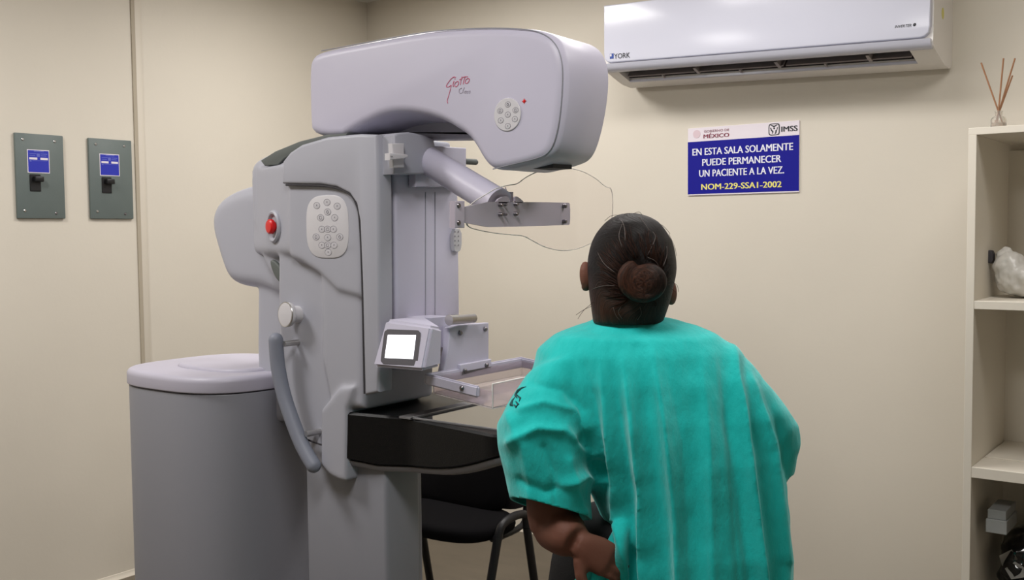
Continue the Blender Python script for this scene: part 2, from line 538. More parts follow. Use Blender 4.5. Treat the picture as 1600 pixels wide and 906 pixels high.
hs = obj('side_housing', b, 'grey', mm, 60)
# raised lavender frame band over the top and down the front edge of the housing
b = BM()
FR = [(440, 287), (441, 252), (452, 238), (470, 226), (510, 214), (560, 209), (588, 210), (591, 300), (593, 560), (591, 613), (569, 618), (565, 440), (561, 345), (556, 318), (545, 302), (525, 292), (500, 288)]
slab(b, XZ(1.888, FR), 'y', 1.888, 1.938, .009, .003)
fr = obj('housing_frame', b, 'grey', hs)
b = BM()
tube(b, spline([PY(1.8935, *q) for q in [(447, 289), (500, 290), (527, 294), (547, 304), (557, 320), (562, 347), (566, 440), (569.5, 615)]], 6), .0028, 6)
obj('frame_groove', b, 'seam', fr)
b = BM()
slab(b, XZ(1.942, [(590, 216), (603, 216), (604, 585), (594, 585)]), 'y', 1.942, 1.961)
obj('column_gap', b, 'gapgrey', hs)
# dark slot on the sloped top edge of the housing
b = BM()
slab(b, XZ(1.94, [(409, 251), (432, 236.5), (470, 221), (512, 210.5), (545, 208), (540, 216), (500, 222), (470, 233), (446, 248), (436, 258), (415, 259)]), 'y', 1.935, 2.2, .003, .004)
obj('top_slot', b, 'dgrey', hs)
# emergency stop
b = BM()
cA, cB = Vector((planU[2][0], planU[2][1], 0)), Vector((planU[3][0], planU[3][1], 0))
nE = (cB - cA).cross(Vector((0, 0, 1))).normalized()
if nE.y > 0: nE = -nE
d_ = ray(429, 354); cE = CAM + d_ * ((cA - CAM).dot(nE) / d_.dot(nE)) + nE * .001
sE = nE.cross(Vector((0, 0, 1))).normalized(); uE = sE.cross(nE)
prof = [(.040, -.004), (.039, .004), (.035, .008), (.031, .007), (.028, .003), (.026, -.001), (.022, -.002)]
loft(b, [ring(cE + nE * h, sE * r, uE * r * 1.18, 32) for r, h in prof])
st = obj('stop_button_collar', b, 'grey', hs)
b = BM()
cE2 = cE + sE * 0.000 - nE * .004
loft(b, [ring(cE2 + nE * h, sE * r, uE * r, 28) for r, h in [(.013, .002), (.013, .008), (.020, .009), (.0215, .013), (.021, .019), (.017, .023), (.006, .0245)]])
obj('stop_button', b, 'red', st)['label'] = 'red mushroom emergency stop button'


def keypad(name, cx, cy, Y, w_, h_, e, keys, kr, parent, thick=.003):
    c = PY(Y, cx, cy); sc = (PY(Y, cx, cy) - CAM).dot(FW) / FPX
    ux = Vector((1, 0, 0)); uz = Vector((0, 0, 1))
    kx = (PY(Y, cx + 10, cy) - PY(Y, cx - 10, cy)).x / 20
    kz = -(PY(Y, cx, cy + 10) - PY(Y, cx, cy - 10)).z / 20
    shear = (PY(Y, cx + 10, cy) - PY(Y, cx - 10, cy)).z / 20
    bb = BM()
    loft(bb, [ring(c + Vector((0, h, 0)), ux * w_ * kx * f, uz * h_ * kz * f, 40, e) for h, f in ((.004, 1), (-thick + .001, 1), (-thick, .97))])
    pad = obj(name, bb, 'pad', parent)
    for i, (dx, dy, g) in enumerate(keys):
        q = PY(Y - thick, cx + dx, cy + dy)
        bb = BM()
        loft(bb, [ring(q + Vector((0, h, 0)), ux * kr * kx * f, uz * kr * kz * f, 18) for h, f in ((.001, 1), (-.0003, 1), (-.0005, .85))])
        k = obj('key', bb, 'padkey', pad)
        bb = BM()
        rr = kr * kz
        pts = [q + Vector((cos(t) * kr * kx * .97, -.0004, sin(t) * rr * .97)) for t in [2 * pi * j / 18 for j in range(19)]]
        tube(bb, pts, .0005, 5)
        s_ = rr * .42
        if g == 's':
            pp = [(-1, -1), (1, -1), (1, 1), (-1, 1), (-1, -1)]
            tube(bb, [q + Vector((a * s_, -.0006, z * s_)) for a, z in pp], .0007, 5)
        elif g == 'o':
            tube(bb, [q + Vector((cos(t) * s_, -.0006, sin(t) * s_)) for t in [2 * pi * j / 12 for j in range(13)]], .0008, 5)
        else:
            ell(bb, q + Vector((0, -.0006, s_ * .2)), s_ * .5, .0006, s_ * .6, u=10, v=6)
        # markings stay with the pad: each ring belongs to its key
        me_mat = 'padink'
        bmesh.ops.recalc_face_normals(bb, faces=bb.faces[:])
        base = root_loc(k)
        mk = bb
        for v in mk.verts: v.co -= root_loc(pad)
        me = k.data; kb = bmesh.new(); kb.from_mesh(me)
        me.materials.append(M['padink'])
        tmp = bpy.data.meshes.new('t'); mk.to_mesh(tmp); mk.free()
        n0 = len(kb.faces); kb.from_mesh(tmp); kb.faces.ensure_lookup_table()
        for f in kb.faces[n0:]: f.material_index = 1
        kb.to_mesh(me); kb.free(); bpy.data.meshes.remove(tmp)
    return pad


k14 = [(-17, -33, 'd'), (-1, -38, 'd'), (15, -32, 'd'), (0, -23, 'o'), (-11, -14, 's'), (11, -14, 'd'), (-9, 4, 'd'), (0, 4, 's'), (9, 4, 'd'),
       (-18, 16, 's'), (0, 17, 'd'), (19, 16, 'o'), (-9, 29, 'd'), (0, 29, 's'), (10, 29, 'd'), (1, 40, 'd')]
keypad('side_keypad', 512, 354, 1.902, 33, 49, 3.2, k14, 5.2, hs)
# side knob
b = BM()
kc = PY(1.925, 463, 491)
nK = Vector((-.12, -1, .05)).normalized(); sK = nK.cross(Vector((0, 0, 1))).normalized(); uK = sK.cross(nK)
loft(b, [ring(kc + nK * h, sK * r, uK * r, 32) for r, h in [(.024, -.01), (.024, .022), (.0335, .023), (.0345, .027), (.0345, .034), (.032, .038), (.02, .0395)]])
kb_ = obj('side_knob', b, 'pad', hs)
b = BM()
tube(b, [kc + nK * .0355 + sK * cos(t) * .0336 + uK * sin(t) * .0336 for t in [2 * pi * j / 32 for j in range(33)]], .0022, 6)
obj('knob_rim', b, 'chrome', kb_)
# curved grab handle with two standoffs
b = BM()
hp = [PY(1.883, *q) for q in [(431, 531), (434, 570), (443, 615), (456, 655), (472, 695), (490, 727)]]
tube(b, spline(hp, 6), .0205, 18, True)
hd = obj('grab_handle', b, 'handle', hs)
for q in [(444, 537), (478, 678)]:
    b = BM(); a = PY(1.884, *q); cyl(b, a, Vector((a.x + .008, 1.95, a.z)), .0085, seg=14)
    obj('standoff', b, 'chrome', hd)
# thin seam below the handle
b = BM()
tube(b, spline([PY(1.905, *q) for q in [(478, 686), (500, 694), (520, 699), (540, 705)]], 5), .0028, 6)
obj('cable', b, 'seam', hs)

# generator cabinet
b = BM()
cc = (-2.672, 2.05)


def sup(cx, cy, rx, ry, e, n=64):
    return [(q.x, q.y) for q in ring((cx, cy, 0), (rx, 0, 0), (0, ry, 0), n, e)]


slab(b, sup(cc[0], cc[1], .278, .262, 3.0), 'z', 0.0, 0.985, .0, .004)
cab = obj('generator_cabinet', b, 'grey2', mm)
b = BM()
slab(b, sup(cc[0], cc[1], .283, .267, 3.0), 'z', 0.988, 1.036, .004, .018, 5)
slab(b, sup(cc[0] + .04, cc[1] + .02, .19, .16, 3.0), 'z', 1.02, 1.046, .0, .012, 4)
obj('cabinet_lid', b, 'lid', cab)

# ---- arm with tube head
b = BM()
AY = 1.94
AR = [(484, 214), (481, 180), (480, 110), (483, 92), (494, 80), (560, 67), (640, 52), (690, 45), (750, 42), (815, 43), (845, 48), (864, 60),
      (875, 82), (879, 110), (878, 150), (873, 190), (866, 222), (858, 240), (845, 250), (800, 262), (776, 266), (763, 262), (752, 250), (740, 228), (728, 211), (708, 198), (680, 192), (640, 193), (600, 200), (565, 212)]
pts = chaikin(XZ(AY, AR), 2)
slab(b, pts, 'y', AY, 2.175, .022, .03, 6)
xm = max(p[0] for p in pts)
for v in b.verts:
    if v.co.x > -1.62:
        k = min(1.0, (v.co.x + 1.62) / .28)
        t = (v.co.y - AY) / .235
        v.co.x += k * (0.03 * sin(pi * min(1, max(0, t))) - .015 * t)
        if t > .5: v.co.y -= k * .03 * min(1, max(0, (1.86 - v.co.z) / .24)) * (t - .5) * 2
xA, xB = PY(AY, 540, 200).x, PY(AY, 712, 200).x
for v in b.verts:   # scooped underside of the near edge over the pivot
    if xA < v.co.x < xB and v.co.z < 1.80 and v.co.y < AY + .11:
        v.co.z += .036 * sin(pi * ((v.co.x - xA) / (xB - xA)) ** .7) * max(0, 1 - max(0, v.co.y - AY - .022) / .09)
arm = obj('arm', b, 'lav', mm)
b = BM()
sm = [(500, 79), (560, 68), (640, 53), (690, 46.5), (760, 43), (822, 45), (850, 53), (868, 70), (876, 95), (877, 130), (873, 180), (866, 216), (857, 236), (842, 246), (800, 256), (768, 264)]
tube(b, [Vector((p.x, AY + .0055, p.z)) for p in spline([PY(AY, *q) for q in chaikin(sm, 1, False)], 2)], .0014, 6)
obj('cover_seam', b, 'grey2', arm)
b = BM()
slab(b, chaikin(XZ(AY + .02, [(560, 176), (640, 176), (700, 190), (725, 205), (700, 213), (545, 213), (535, 200)]), 2), 'y', AY + .125, 2.15, .01, .01)
obj('arm_pivot', b, 'grey', arm)
b = BM()
cpt = PY(2.03, 852, 258)
slab(b, [(cpt.x - .035, 2.02), (cpt.x + .03, 2.02), (cpt.x + .03, 2.10), (cpt.x - .035, 2.10)], 'z', cpt.z - .008, cpt.z + .03)
obj('beam_port', b, 'seam', arm)
k7 = [(0, -16, 'o'), (-12, -6, 's'), (12, -7, 's'), (0, 0, 'd'), (-11, 9, 'd'), (11, 7, 'd'), (0, 18, 'd')]
keypad('arm_keypad', 793.5, 179, AY, 21, 26, 2.0, k7, 4.4, arm)
b = BM()
lc = PY(AY - .0006, 819, 158)
for k in range(4):
    t = k * pi / 4
    d = Vector((cos(t), 0, sin(t))) * (.0062 if k % 2 == 0 else .0045)
    tube(b, [lc - d, lc, lc + d], [.0005, .0022, .0005], 6)
obj('indicator_star', b, 'red', arm)


def stroke(bb, pts, r):
    tube(bb, spline([PY(AY - .0003, 680 + x / 7.55, 100 + y / 7.55) for x, y in pts], 5), r, 5)


b = BM()
stroke(b, [(243, 160), (215, 155), (180, 185), (140, 240), (133, 268), (160, 270), (187, 248)], .0012)
stroke(b, [(190, 248), (175, 315), (152, 395), (141, 435), (150, 464)], .0010)
stroke(b, [(222, 200), (210, 240), (214, 268)], .0012); stroke(b, [(231, 178), (235, 172)], .0014)
stroke(b, [(262, 205), (235, 225), (230, 258), (250, 266), (272, 240), (275, 212), (262, 205)], .0012)
stroke(b, [(318, 150), (305, 190), (297, 245)], .0012); stroke(b, [(285, 185), (320, 172)], .0010)
stroke(b, [(358, 145), (340, 185), (330, 240)], .0012); stroke(b, [(322, 160), (350, 150), (385, 150)], .0010)
stroke(b, [(385, 168), (360, 188), (355, 222), (375, 228), (397, 205), (402, 178), (385, 168)], .0012)
obj('script_logo', b, 'logo', arm)
b = BM()
stroke(b, [(315, 283), (290, 295), (280, 325), (292, 345), (318, 338)], .0009)
stroke(b, [(345, 275), (330, 310), (325, 343)], .0009)
stroke(b, [(365, 318), (348, 325), (346, 342), (362, 338), (368, 318), (368, 344)], .0009)
stroke(b, [(392, 318), (380, 322), (388, 334), (378, 346)], .0009)
stroke(b, [(415, 316), (402, 322), (411, 334), (400, 346)], .0009)
obj('logo_subline', b, 'logog', arm)

# ---- face shield: tube arm, bracket, clear plate
b = BM()
A0 = PX(-1.82, 668, 250); A1 = PX(-1.53, 776, 316)
ta = (A1 - A0).normalized()
tube(b, [A0, A0 + ta * .15, A1 + ta * .01], .0375, 26)
ell(b, A0, .0385, .0385, .0385)
sa = obj('shield_arm', b, 'lav', mm)
b = BM()
slab(b, chaikin(YZ(-1.5, [(716, 315), (888, 316), (891, 319), (891, 349), (888, 352), (716, 356)]), 1), 'x', -1.506, -1.5)
slab(b, YZ(-1.497, [(709, 314), (724, 314), (724, 356), (709, 356)]), 'x', -1.51, -1.493, .0015, .0015)
slab(b, chaikin(YZ(-1.5, [(775, 317), (782, 308), (795, 306), (797, 318)]), 1), 'x', -1.506, -1.5)
slab(b, chaikin(YZ(-1.5, [(805, 317), (805, 306), (812, 309), (820, 317)]), 1), 'x', -1.506, -1.5)
br = obj('shield_bracket', b, 'steel', sa)
for q, r in [((716, 321), .0062), ((716, 348), .0062), ((783, 320), .005), ((783, 335), .005), ((807, 319), .005), ((807, 334), .005), ((883, 322), .0055), ((883, 346), .0055), ((790, 320), .003), ((790, 335), .003)]:
    b = BM(); c = PX(-1.494, *q)
    loft(b, [ring(c + Vector((h, 0, 0)), (0, r * f, 0), (0, 0, r * f), 14) for h, f in ((-.014, 1), (.002, 1), (.0045, .7))])
    obj('bolt', b, 'bolt', br)
b = BM()
SH = [(728, 330), (735, 318), (762, 302), (775, 294), (795, 289), (808, 288), (822, 276), (845, 266), (875, 261), (905, 265), (930, 278), (945, 292), (957, 294),
      (957, 342), (948, 352), (935, 372), (915, 385), (885, 393), (855, 388), (835, 378), (818, 368), (800, 367), (770, 364), (735, 357), (728, 350)]
slab(b, chaikin(YZ(-1.509, SH), 2), 'x', -1.5115, -1.5065)
csh = obj('clear_shield', b, 'acryl', sa)
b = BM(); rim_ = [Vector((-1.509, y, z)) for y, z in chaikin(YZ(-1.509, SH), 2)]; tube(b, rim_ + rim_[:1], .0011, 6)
obj('shield_edge_light', b, 'edge', csh)  # rim tube added round the shield, bright edge light put into its colour
b = BM(); c = PX(-1.512, 797, 318)
tube(b, [PX(-1.515, 797, 350), PX(-1.515, 797, 300)], .007, 10); tube(b, [PX(-1.515, 793, 318), PX(-1.515, 789, 292)], [.006, .001], 8)
obj('shield_hinge', b, 'steel', sa)
# small remote tag on the column edge
b = BM()
slab(b, chaikin(YZ(-1.84, [(708, 357), (721, 357), (721, 389), (714.5, 395), (708, 390)]), 1), 'x', -1.855, -1.838, 0, .002)
rt = obj('column_badge', b, 'pad', mm)
b = BM()
for dy in (362, 369, 376, 383):
    for dx in (711, 716.5):
        q = PX(-1.8355, dx, dy); ell(b, q, .0006, .0022, .0028, u=8, v=6)
obj('badge_marks', b, 'padink', rt)

# ---- touch screen console
b = BM()
face = [Vector(PY(1.885, 601, 499)), Vector(PY(1.885, 675, 508.5)), Vector(PY(1.85, 661, 580)), Vector(PY(1.85, 580, 573))]
bk = [Vector((face[0].x + .03, 2.0, face[0].z + .004)), Vector((PY(1.945, 691, 513).x, 1.945, PY(1.945, 691, 513).z)), Vector((PY(1.945, 690, 570).x, 1.945, PY(1.945, 690, 572).z)), Vector((face[3].x + .03, 2.0, face[3].z))]
vs = [b.verts.new(p) for p in face + bk]
for f in ((0, 1, 2, 3), (7, 6, 5, 4), (0, 4, 5, 1), (1, 5, 6, 2), (2, 6, 7, 3), (3, 7, 4, 0)): b.faces.new([vs[i] for i in f])
bmesh.ops.recalc_face_normals(b, faces=b.faces[:])
bmesh.ops.bevel(b, geom=b.edges[:], offset=.008, segments=3, affect='EDGES')
con = obj('screen_console', b, 'lav', mm)
b = BM()
low = [(579, 569), (662, 577), (690, 570), (690, 579), (662, 584), (580, 575)]
fn = (face[1] - face[0]).cross(face[3] - face[0]).normalized()
if fn.y > 0: fn = -fn
fc = face[0]


def onface(x, y, off=0.0):
    d = ray(x, y); t = (fc + fn * off - CAM).dot(fn) / d.dot(fn); return CAM + d * t


def faceplate(bb, q, o0, o1):
    A = [bb.verts.new(onface(*p, o0)) for p in q]; B = [bb.verts.new(onface(*p, o1)) for p in q]
    n = len(q)
    bb.faces.new(B)
    for i in range(n): bb.faces.new((A[i], A[(i + 1) % n], B[(i + 1) % n], B[i]))


b = BM(); faceplate(b, chaikin([(601, 514), (658, 516), (652, 572), (594, 568)], 2, True, .08), -.002, .0022); bz = obj('screen_bezel', b, 'bezel', con)
b = BM(); faceplate(b, [(606, 523), (650, 523.5), (645.5, 561), (601, 559)], .001, .0028); sc_ = obj('screen', b, 'screen', bz)
sc_['label'] = 'lit white screen'

# ---- compression paddle carriage
b = BM()
cz = 1.083
CP = [(703, 512), (716, 508), (764, 504), (764, 566), (745, 574), (700, 586), (692, 584), (700, 548)]
slab(b, YZ(-1.715, CP), 'x', -1.735, -1.715, .003, .003)
slab(b, YZ(-1.72, [(712, 509), (758, 505), (758, 540), (712, 545)]), 'x', -1.86, -1.73)
slab(b, YZ(-1.76, [(675, 497), (712, 494), (712, 540), (675, 545)]), 'x', -1.86, -1.765)
slab(b, YZ(-1.708, [(718, 570), (767, 561), (767, 574), (720, 587)]), 'x', -1.716, -1.706, 0, .002)
cg = obj('paddle_carriage', b, 'lav', mm)
b = BM()
h0 = PX(-1.70, 702, 500); h1 = PX(-1.70, 740, 497)
tube(b, [h0, h1], .0125, 20); tube(b, [h0 - Vector((0, .002, 0)), h0 + Vector((0, .004, 0))], .014, 20)
obj('release_bar', b, 'chrome', cg)
for q in [(719, 520), (758, 514), (726, 579), (760, 570.5)]:
    b = BM(); c = PX(-1.713 if q[1] < 540 else -1.705, *q)
    loft(b, [ring(c + Vector((h, 0, 0)), (0, .0065 * f, 0), (0, 0, .0065 * f), 14) for h, f in ((-.006, 1), (.003, 1), (.0055, .6))])
    obj('bolt', b, 'bolt', cg)
# white paddle frame (three sided) and clear pan
b = BM()


def pdl(x, y, drop=0.0):  # paddle plane dips slightly toward the patient
    return Vector((x, y, 1.094 - (x + 1.72) * 0.11 - drop))


PY0, PY1 = 1.925, 2.325


def beam(bb, p, q, wv, h, bev=.004):
    d = (q - p); L = d.length; d.normalize(); s = d.cross(Vector((0, 0, 1))).normalized(); u_ = s.cross(d)
    vs = []
    for t in (0, L):
        for a, c in ((-1, 0), (1, 0), (1, -1), (-1, -1)):
            vs.append(bb.verts.new(p + d * t + s * a * wv / 2 + u_ * c * h))
    fs = [(0, 1, 2, 3), (7, 6, 5, 4), (0, 4, 5, 1), (1, 5, 6, 2), (2, 6, 7, 3), (3, 7, 4, 0)]
    F_ = [bb.faces.new([vs[i] for i in f]) for f in fs]
    if bev:
        es = {e for f in F_ for e in f.edges}
        bmesh.ops.bevel(bb, geom=list(es), offset=bev, segments=3, affect='EDGES')


PXB, PXF = -1.715, -1.545
beam(b, pdl(PXB, PY0 - .006), pdl(PXB, PY1 + .006), .012, .030)
beam(b, pdl(PXB - .006, PY0), pdl(PXF, PY0), .012, .028)
beam(b, pdl(PXB - .006, PY1), pdl(PXF, PY1), .012, .028)
pf = obj('paddle_frame', b, 'lav', cg)
b = BM(); c = pdl(PXF + -.05, PY0 - .006, .013)
loft(b, [ring(c + Vector((0, h, 0)), (.0065 * f, 0, 0), (0, 0, .0065 * f), 14) for h, f in ((.004, 1), (-.003, 1), (-.006, .6))])
obj('bolt', b, 'bolt', pf)
b = BM()
th = .003
xa, xb, ya, yb = PXB + .012, PXF + .03, PY0 + .012, PY1 - .012


def quadslab(bb, P, n_):
    n_ = Vector(n_) * th
    A = [bb.verts.new(p) for p in P]; B = [bb.verts.new(p + n_) for p in P]
    bb.faces.new(A[::-1]); bb.faces.new(B)
    for i in range(4): bb.faces.new((A[i], A[(i + 1) % 4], B[(i + 1) % 4], B[i]))


bot = .050
quadslab(b, [pdl(xa, ya, bot), pdl(xb, ya, bot), pdl(xb, yb, bot), pdl(xa, yb, bot)], (0, 0, 1))
quadslab(b, [pdl(xa, ya, bot), pdl(xb, ya, bot), pdl(xb, ya, .008), pdl(xa, ya, .008)], (0, -1, 0))
quadslab(b, [pdl(xa, yb, bot), pdl(xb, yb, bot), pdl(xb, yb, .008), pdl(xa, yb, .008)], (0, 1, 0))
quadslab(b, [pdl(xa, ya, bot), pdl(xa, yb, bot), pdl(xa, yb, .008), pdl(xa, ya, .008)], (-1, 0, 0))
quadslab(b, [pdl(xb, ya, bot), pdl(xb, yb, bot), pdl(xb, yb, -.01), pdl(xb, ya, -.01)], (1, 0, 0))
cpn = obj('clear_pan', b, 'pan', pf)
b = BM()
for P_ in ([(xa, ya, bot), (xb, ya, bot)], [(xb, ya, bot), (xb, yb, bot)], [(xb, yb, bot), (xa, yb, bot)], [(xb, ya, -.01), (xb, yb, -.01)], [(xb, ya, bot), (xb, ya, -.01)], [(xa, ya, bot), (xa, ya, .008)]):
    tube(b, [pdl(*p) for p in P_], .0017, 6)
obj('pan_edge_light', b, 'edge', cpn)  # whitish tubes added along the pan as painted edge light

# ---- image detector support
ZT = 0.97
nearp = [PZ(ZT, 609, 612), PZ(ZT, 556, 624), PZ(ZT, 539, 644), PZ(ZT, 642, 652), PZ(ZT, 772, 680)]
plan = [(-2.06, 2.30), (-2.09, 2.05), (nearp[1].x + .02, 1.97), (nearp[2].x, nearp[2].y), (nearp[3].x, nearp[3].y - .008), (-1.48, 1.888), (-1.43, 1.905), (-1.405, 1.95), (-1.395, 2.09), (-1.405, 2.24), (-1.43, 2.285), (-1.48, 2.30)]


def botz(x):
    xs = [-2.1, -1.99, -1.95, -1.85, -1.737, -1.6, -1.458, -1.39]
    zs = [.83, .845, .822, .832, .838, .862, .915, .935]
    return sum(float(np.interp(x + o, xs, zs)) for o in (-.06, -.03, 0, .03, .06)) / 5


def hull(bb, plan_, zt, dz0, dz1, shrink):
    """box over a plan whose underside follows the upswept bottom"""
    P = plan_
    if area2(P) < 0: P = P[::-1]
    q1 = inset(P, .006); q3 = inset(P, shrink)
    L = [[(a[0], a[1], zt - .0) for a in q1] if dz0 is None else [(a[0], a[1], botz(a[0]) + dz0) for a in P],
         [(a[0], a[1], zt - .006) for a in P] if dz0 is None else [(a[0], a[1], botz(a[0]) + dz0 - .004) for a in P],
         [(a[0], a[1], botz(a[0]) + dz1 + .012) for a in P] if dz0 is None else [(a[0], a[1], botz(a[0]) + dz1 + .006) for a in q1],
         [(a[0], a[1], botz(a[0]) + dz1) for a in q3]]
    loft(bb, L)


def dense(p, n=6):
    out = []
    for i in range(len(p)):
        a, c = p[i], p[(i + 1) % len(p)]
        for k in range(n): out.append((a[0] + (c[0] - a[0]) * k / n, a[1] + (c[1] - a[1]) * k / n))
    return out


pl_ = dense(plan, 10)
b = BM(); hull(b, pl_, ZT, None, 0.0, .02)
sp = obj('detector_support', b, 'carbon', mm)
b = BM(); hull(b, inset(pl_ if area2(pl_) > 0 else pl_[::-1], .008), ZT, .004, -.016, .03)
obj('support_underside', b, 'tray', sp)
b = BM()
box(b, -1.775, -1.42, 1.945, 2.275, ZT - .003, ZT + .0015, .001, 1)
obj('gloss_panel', b, 'glassblack', sp)
for xr, w_ in ((-1.80, .040),):
    b = BM()
    yy = 1.935
    while yy < 2.28:
        cyl(b, (xr - w_ / 2, yy, ZT + .0012), (xr + w_ / 2, yy, ZT + .0012), .0024, seg=6)
        yy += .0062
    box(b, xr - w_ / 2, xr + w_ / 2, 1.932, 2.282, ZT - .002, ZT + .0015)
    obj('ribbed_rail', b, 'rail', sp)
b = BM()
box(b, -1.775, -1.769, 1.935, 2.28, ZT - .001, ZT + .006, .001, 1); box(b, -1.77, -1.43, 1.935, 1.941, ZT - .001, ZT + .004, .001, 1)
obj('panel_edging', b, 'rail', sp)

# ------------------------------------------------------------------ woman
FH, RH = _fh.copy(), _r0.copy()
wl = AT(1040, 906, 2.08)
wp = empty('person', (wl.x, wl.y, 0), 'woman with dark bun in loose teal gown standing with hands on hips, seen from behind', 'person')


def wring(lpx, rpx, py, d, bdep, n=48, e=2.3):
    a = AT(lpx, py, d); c = AT(rpx, py, d)
    m_ = (a + c) / 2; h = (c - a).length / 2
    return ring(m_, RH * h, FH * bdep, n, e)


def dring(c, u, v, n=28, e=2.0): return ring(c, u, v, n, e)


# gown: torso and two sleeves become one cloth surface
b = BM()
T = [(943, 1040, 497, 2.02, .055), (925, 1058, 501, 2.02, .07), (900, 1085, 509, 2.03, .09), (864, 1118, 522, 2.03, .115), (838, 1150, 545, 2.04, .14),
     (828, 1184, 585, 2.05, .165), (850, 1202, 640, 2.06, .185), (890, 1212, 700, 2.07, .20), (922, 1217, 760, 2.08, .208), (948, 1221, 830, 2.08, .212),
     (944, 1228, 906, 2.09, .215), (944, 1236, 1000, 2.09, .22), (942, 1246, 1120, 2.09, .225), (940, 1255, 1240, 2.09, .23)]
loft(b, [wring(*t) for t in T])
# left sleeve
SL = [((925, 560), 2.03, 60, .08, 0), ((878, 576), 2.02, 58, .09, -14), ((856, 620), 2.0, 62, .095, -12), ((846, 665), 1.985, 70, .098, 0), ((850, 705), 1.98, 73, .098, 6), ((856, 750), 1.98, 70, .095, 10), ((861, 806), 1.98, 64, .09, 15)]
R_ = []
for (cx, cy), d, hw, bd, tilt in SL:
    c = AT(cx, cy, d); u = (AT(cx + 100, cy, d) - c) / 100 * hw; z = Vector((0, 0, 1))
    t = radians(tilt)
    u = u * cos(t) - z * u.length * sin(t)
    v = FH * bd
    v = v + z * (-0.032)
    R_.append(ring(c, u, v, 36, 2.2))
loft(b, R_)
hemL = R_[-1]; hemLn = (hemL[9] - hemL[0]).cross(hemL[18] - hemL[0]).normalized()
if hemLn.z > 0: hemLn = -hemLn
hemLc = sum(hemL, Vector()) / len(hemL)
SR = [((1120, 560), 2.05, 40, .08, 0), ((1150, 585), 2.06, 46, .09, 15), ((1180, 628), 2.07, 45, .09, 8), ((1196, 660), 2.08, 48, .085, 0), ((1199, 695), 2.09, 48, .08, -4), ((1196, 742), 2.10, 40, .075, -8)]
R_ = []
for (cx, cy), d, hw, bd, tilt in SR:
    c = AT(cx, cy, d); u = (AT(cx + 100, cy, d) - c) / 100 * hw; z = Vector((0, 0, 1))
    t = radians(tilt)
    R_.append(ring(c, u * cos(t) - z * u.length * sin(t), FH * bd, 36, 2.2))
loft(b, R_)
hemR = R_[-1]; hemRc = sum(hemR, Vector()) / len(hemR); hemRn = Vector((0, 0, -1))
# cloth gathered at the left hip under the hand
G = [((992, 770), 1.96, 14), ((984, 815), 1.945, 18), ((970, 850), 1.94, 24), ((946, 884), 1.945, 34), ((932, 912), 1.95, 42), ((935, 1000), 1.96, 46), ((950, 1150), 1.97, 42), ((960, 1235), 2.0, 34)]
loft(b, [ring(AT(cx, cy, d), RH * (hw / 1600 * d), FH * .028, 20) for (cx, cy), d, hw in G])
b = remesh(b, .0045, 9)
# folds and wrinkles
folds = [([(905, 545), (925, 620), (938, 700), (940, 760)], -.016, 11), ([(938, 572), (947, 682), (962, 805), (975, 906)], .009, 10), ([(955, 565), (975, 700), (985, 820), (990, 930)], -.010, 9),
         ([(973, 566), (990, 700), (1001, 773), (1008, 906)], .014, 10), ([(1019, 548), (1038, 682), (1054, 812), (1059, 906)], .013, 12), ([(1040, 560), (1066, 690), (1078, 906)], -.008, 16),
         ([(1098, 570), (1106, 690), (1112, 906)], .007, 13), ([(1126, 550), (1140, 700), (1155, 906)], -.009, 14), ([(1145, 535), (1164, 708), (1190, 906)], .014, 9), ([(1162, 560), (1183, 710), (1203, 906)], -.010, 9),
         ([(1172, 575), (1206, 708), (1224, 880)], .011, 9), ([(1180, 590), (1214, 700), (1222, 740)], -.012, 8)]
wr = [([(815, 640), (850, 628), (895, 640), (915, 668)], .007, 9), ([(800, 690), (840, 668), (880, 672), (925, 715)], .010, 9), ([(850, 700), (865, 740), (870, 800)], -.006, 9), ([(905, 690), (935, 735), (945, 760)], -.010, 10),
      ([(880, 760), (915, 745), (938, 758)], .010, 9), ([(812, 750), (850, 770), (880, 762)], -.006, 8), ([(835, 600), (880, 610), (910, 640)], -.005, 10), ([(795, 650), (820, 700), (830, 780)], .006, 10),
      ([(890, 720), (900, 770), (915, 800)], .006, 8), ([(925, 820), (935, 860), (925, 906)], .008, 7), ([(945, 820), (955, 860), (950, 906)], -.009, 7)]


def project(p):
    d = p - CAM; zd = d.dot(FW)
    return 800 + FPX * d.dot(RT) / zd, 453 - FPX * d.dot(UP) / zd


b.normal_update()


def pdist(q, L):
    best = 1e9; side = 0
    for a, c in zip(L, L[1:]):
        ax, ay = a; dx, dy = c[0] - ax, c[1] - ay
        t = max(0, min(1, ((q[0] - ax) * dx + (q[1] - ay) * dy) / (dx * dx + dy * dy)))
        ex, ey = q[0] - ax - dx * t, q[1] - ay - dy * t
        dd = (ex * ex + ey * ey) ** .5
        if dd < best: best = dd
    return best


